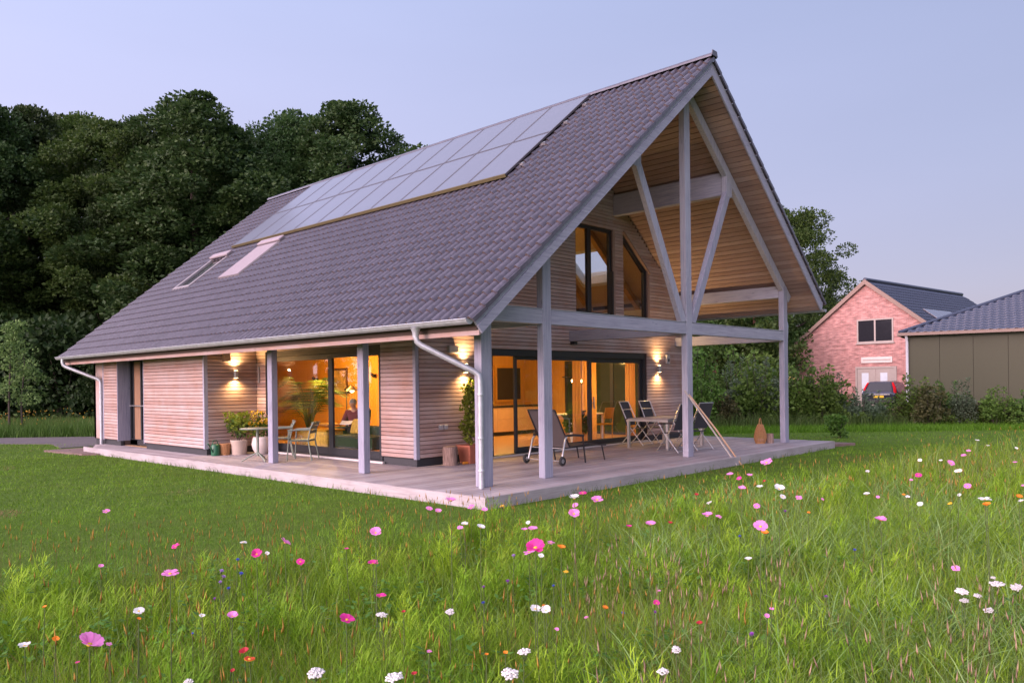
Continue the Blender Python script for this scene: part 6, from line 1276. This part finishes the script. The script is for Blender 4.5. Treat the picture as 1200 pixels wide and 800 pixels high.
KINDN = dict(p=('cosmos_flower', 'pink cosmos', 'pink cosmos blooms'), m=('cosmos_flower', 'magenta cosmos', 'magenta cosmos blooms'), w=('cosmos_flower', 'white cosmos', 'white cosmos blooms'), o=('poppy_flower', 'orange poppy', 'orange poppies'), l=('scabious_flower', 'lilac scabious', 'lilac scabious blooms'), b=('cornflower', 'blue cornflower', 'blue cornflowers'), v=('knapweed_flower', 'violet knapweed', 'violet knapweed blooms'), r=('poppy_flower', 'dark red flower', 'dark red blooms'), g=('blanket_flower', 'red and yellow blanket flower', 'blanket flowers'), u=('yarrow_flower', 'white yarrow', 'white yarrow umbels'), y=('marigold_flower', 'small yellow marigold', 'yellow marigolds'))
def petal_mesh(L, W):
    m_ = MB(); v = [(.06*L, -.10*W, .0), (.06*L, .10*W, .0), (.45*L, -.42*W, .10*L), (.45*L, 0, .06*L), (.45*L, .42*W, .10*L), (.85*L, -.46*W, .10*L), (.82*L, 0, .06*L), (.85*L, .46*W, .10*L), (1.0*L, -.22*W, .05*L), (.96*L, 0, .02*L), (1.0*L, .22*W, .05*L)]
    m_.add(v, [(0, 1, 3), (0, 3, 2), (1, 4, 3), (2, 3, 6, 5), (3, 4, 7, 6), (5, 6, 9, 8), (6, 7, 10, 9)], True); return m_
ORD = ['leftmost', 'second from left', 'third from left', 'fourth from left', 'fifth from left', 'sixth from left', 'seventh from left', 'eighth from left', 'ninth from left', 'tenth from left', 'eleventh from left', 'twelfth from left', 'thirteenth from left', 'fourteenth from left', 'fifteenth from left', 'sixteenth from left', 'seventeenth from left', 'eighteenth from left', 'nineteenth from left', 'twentieth from left'] + [a + ' from left' for a in ('twenty first', 'twenty second', 'twenty third', 'twenty fourth', 'twenty fifth', 'twenty sixth', 'twenty seventh', 'twenty eighth', 'twenty ninth', 'thirtieth', 'thirty first', 'thirty second', 'thirty third', 'thirty fourth', 'thirty fifth', 'thirty sixth', 'thirty seventh', 'thirty eighth', 'thirty ninth', 'fortieth', 'forty first', 'forty second', 'forty third', 'forty fourth', 'forty fifth', 'forty sixth', 'forty seventh', 'forty eighth', 'forty ninth', 'fiftieth')]
cnt = {}; PMESH = {}
for (x, y, z, kd, rad, px) in sorted(FL, key=lambda q: q[5]):
    rad *= {'w': .95, 'u': .85}.get(kd, 1.1)
    i = cnt.get(kd, 0); cnt[kd] = i+1; nm, lb, gr = KINDN[kd]
    p = thing(nm, '%s bloom in the meadow, %s of the %s' % (lb, ORD[i], gr), 'flower', (x, y, GZ), rnd.uniform(0, 6.28), gr)
    h = z - GZ; ln = Vector((rnd.uniform(-.06, .06), rnd.uniform(-.06, .06), 0)); m_ = MB(); m_.tube([(-ln.x, -ln.y, 0), (-ln.x*.2, -ln.y*.2, h*.55), (0, 0, h)], [.0032, .0026, .002], 5, False)
    for k in range(5):
        zz = h*rnd.uniform(.3, .85); a = rnd.uniform(0, 6.28); m_.tube([(0, 0, zz), (.05*math.cos(a), .05*math.sin(a), zz+.05)], [.0016, .0007], 3, False)
    m_.build('stem', M['stem'], p)
    tc_ = (CAM - Vector((x, y, z))); tc_.z = 0; tc_.normalize(); tc_ += Vector((rnd.uniform(-.8, .8), rnd.uniform(-.8, .8), 0)); tc_.rotate(Matrix.Rotation(-p.rotation_euler.z, 3, 'Z'))
    tl = Matrix.Rotation(rnd.uniform(.05, .75) if kd in 'pmw' else rnd.uniform(.1, .6), 4, Vector((-tc_.y, tc_.x, 0)).normalized())
    M4 = Matrix.Translation((0, 0, h)) @ tl
    def put(me, name, mtx, par=p): o = link(name, me, par); o.matrix_local = mtx; return o
    pxs = rad*2*924/max(1, (Vector((x, y, z))-CAM).length)
    if kd in 'pmwogyr':
        npt = {'p': 8, 'm': 8, 'w': 8, 'o': 4, 'r': 4, 'g': 9, 'y': 9}[kd]; key = (kd, round(rad, 2)); W = rad*{8: .72, 4: 1.35, 9: .6}[npt]
        if key not in PMESH: PMESH[key] = petal_mesh(rad, W).mesh('petal', PM[kd])
        cup = rnd.uniform(.0, .5) if kd in 'pmw' else .55 if kd in 'or' else .15
        if pxs > 10:
            for k in range(npt): put(PMESH[key], 'petal', M4 @ Matrix.Rotation(2*math.pi*k/npt + rnd.uniform(-.06, .06), 4, 'Z') @ Matrix.Rotation(-cup + rnd.uniform(-.15, .15), 4, 'Y'))
        else:
            b_ = MB(); src = petal_mesh(rad, W)
            for k in range(npt): mm = Matrix.Rotation(2*math.pi*k/npt, 4, 'Z') @ Matrix.Rotation(-cup + rnd.uniform(-.15, .15), 4, 'Y'); b_.add([tuple(mm @ Vector(v)) for v in src.v], src.f, True)
            put(b_.mesh('petals', PM[kd]), 'petals', M4)
        c_ = MB(); c_.ball((0, 0, rad*.05), rad*(.22 if kd in 'pmw' else .16 if kd in 'or' else .36), 8, 5, (1, 1, .55)); put(c_.mesh('centre', CEN), 'centre', M4)
        if kd == 'g': c_ = MB(); c_.lathe([(rad*.75, .004), (rad*1.0, .003)], n=9, cap=False); put(c_.mesh('petal_tips', PM['y']), 'petal_tips', M4)
    elif kd == 'u':
        b_ = MB(); n = 38
        for k in range(n): rr = rad*math.sqrt((k+.5)/n); a = k*2.4; b_.ball((rr*math.cos(a), rr*math.sin(a), rnd.uniform(-.004, .004)-rr*.12), rad*.22, 6, 3, (1, 1, .5))
        put(b_.mesh('umbel', PM['u']), 'umbel', M4); b_ = MB()
        for k in range(7): a = k*.9; b_.tube([(0, 0, -.05), (rad*.7*math.cos(a), rad*.7*math.sin(a), -.008)], .0012, 3, False)
        put(b_.mesh('umbel_rays', M['stem']), 'umbel_rays', M4)
    else:
        b_ = MB(); n = 16
        for k in range(n): a = k*2.4; e_ = .2+.9*((k+.5)/n); d_ = Vector((math.cos(a)*math.sin(e_), math.sin(a)*math.sin(e_), math.cos(e_))); q = Vector((-math.sin(a), math.cos(a), 0))*rad*.22; b_.add([d_*rad*.1, d_*rad*.75-q, d_*rad*1.05, d_*rad*.75+q], [(0, 1, 2, 3)])
        put(b_.mesh('florets', PM[kd]), 'florets', M4); c_ = MB(); c_.ball((0, 0, -rad*.2), rad*.4, 7, 4, (1, 1, 1.1)); put(c_.mesh('calyx', M['stem']), 'calyx', M4)
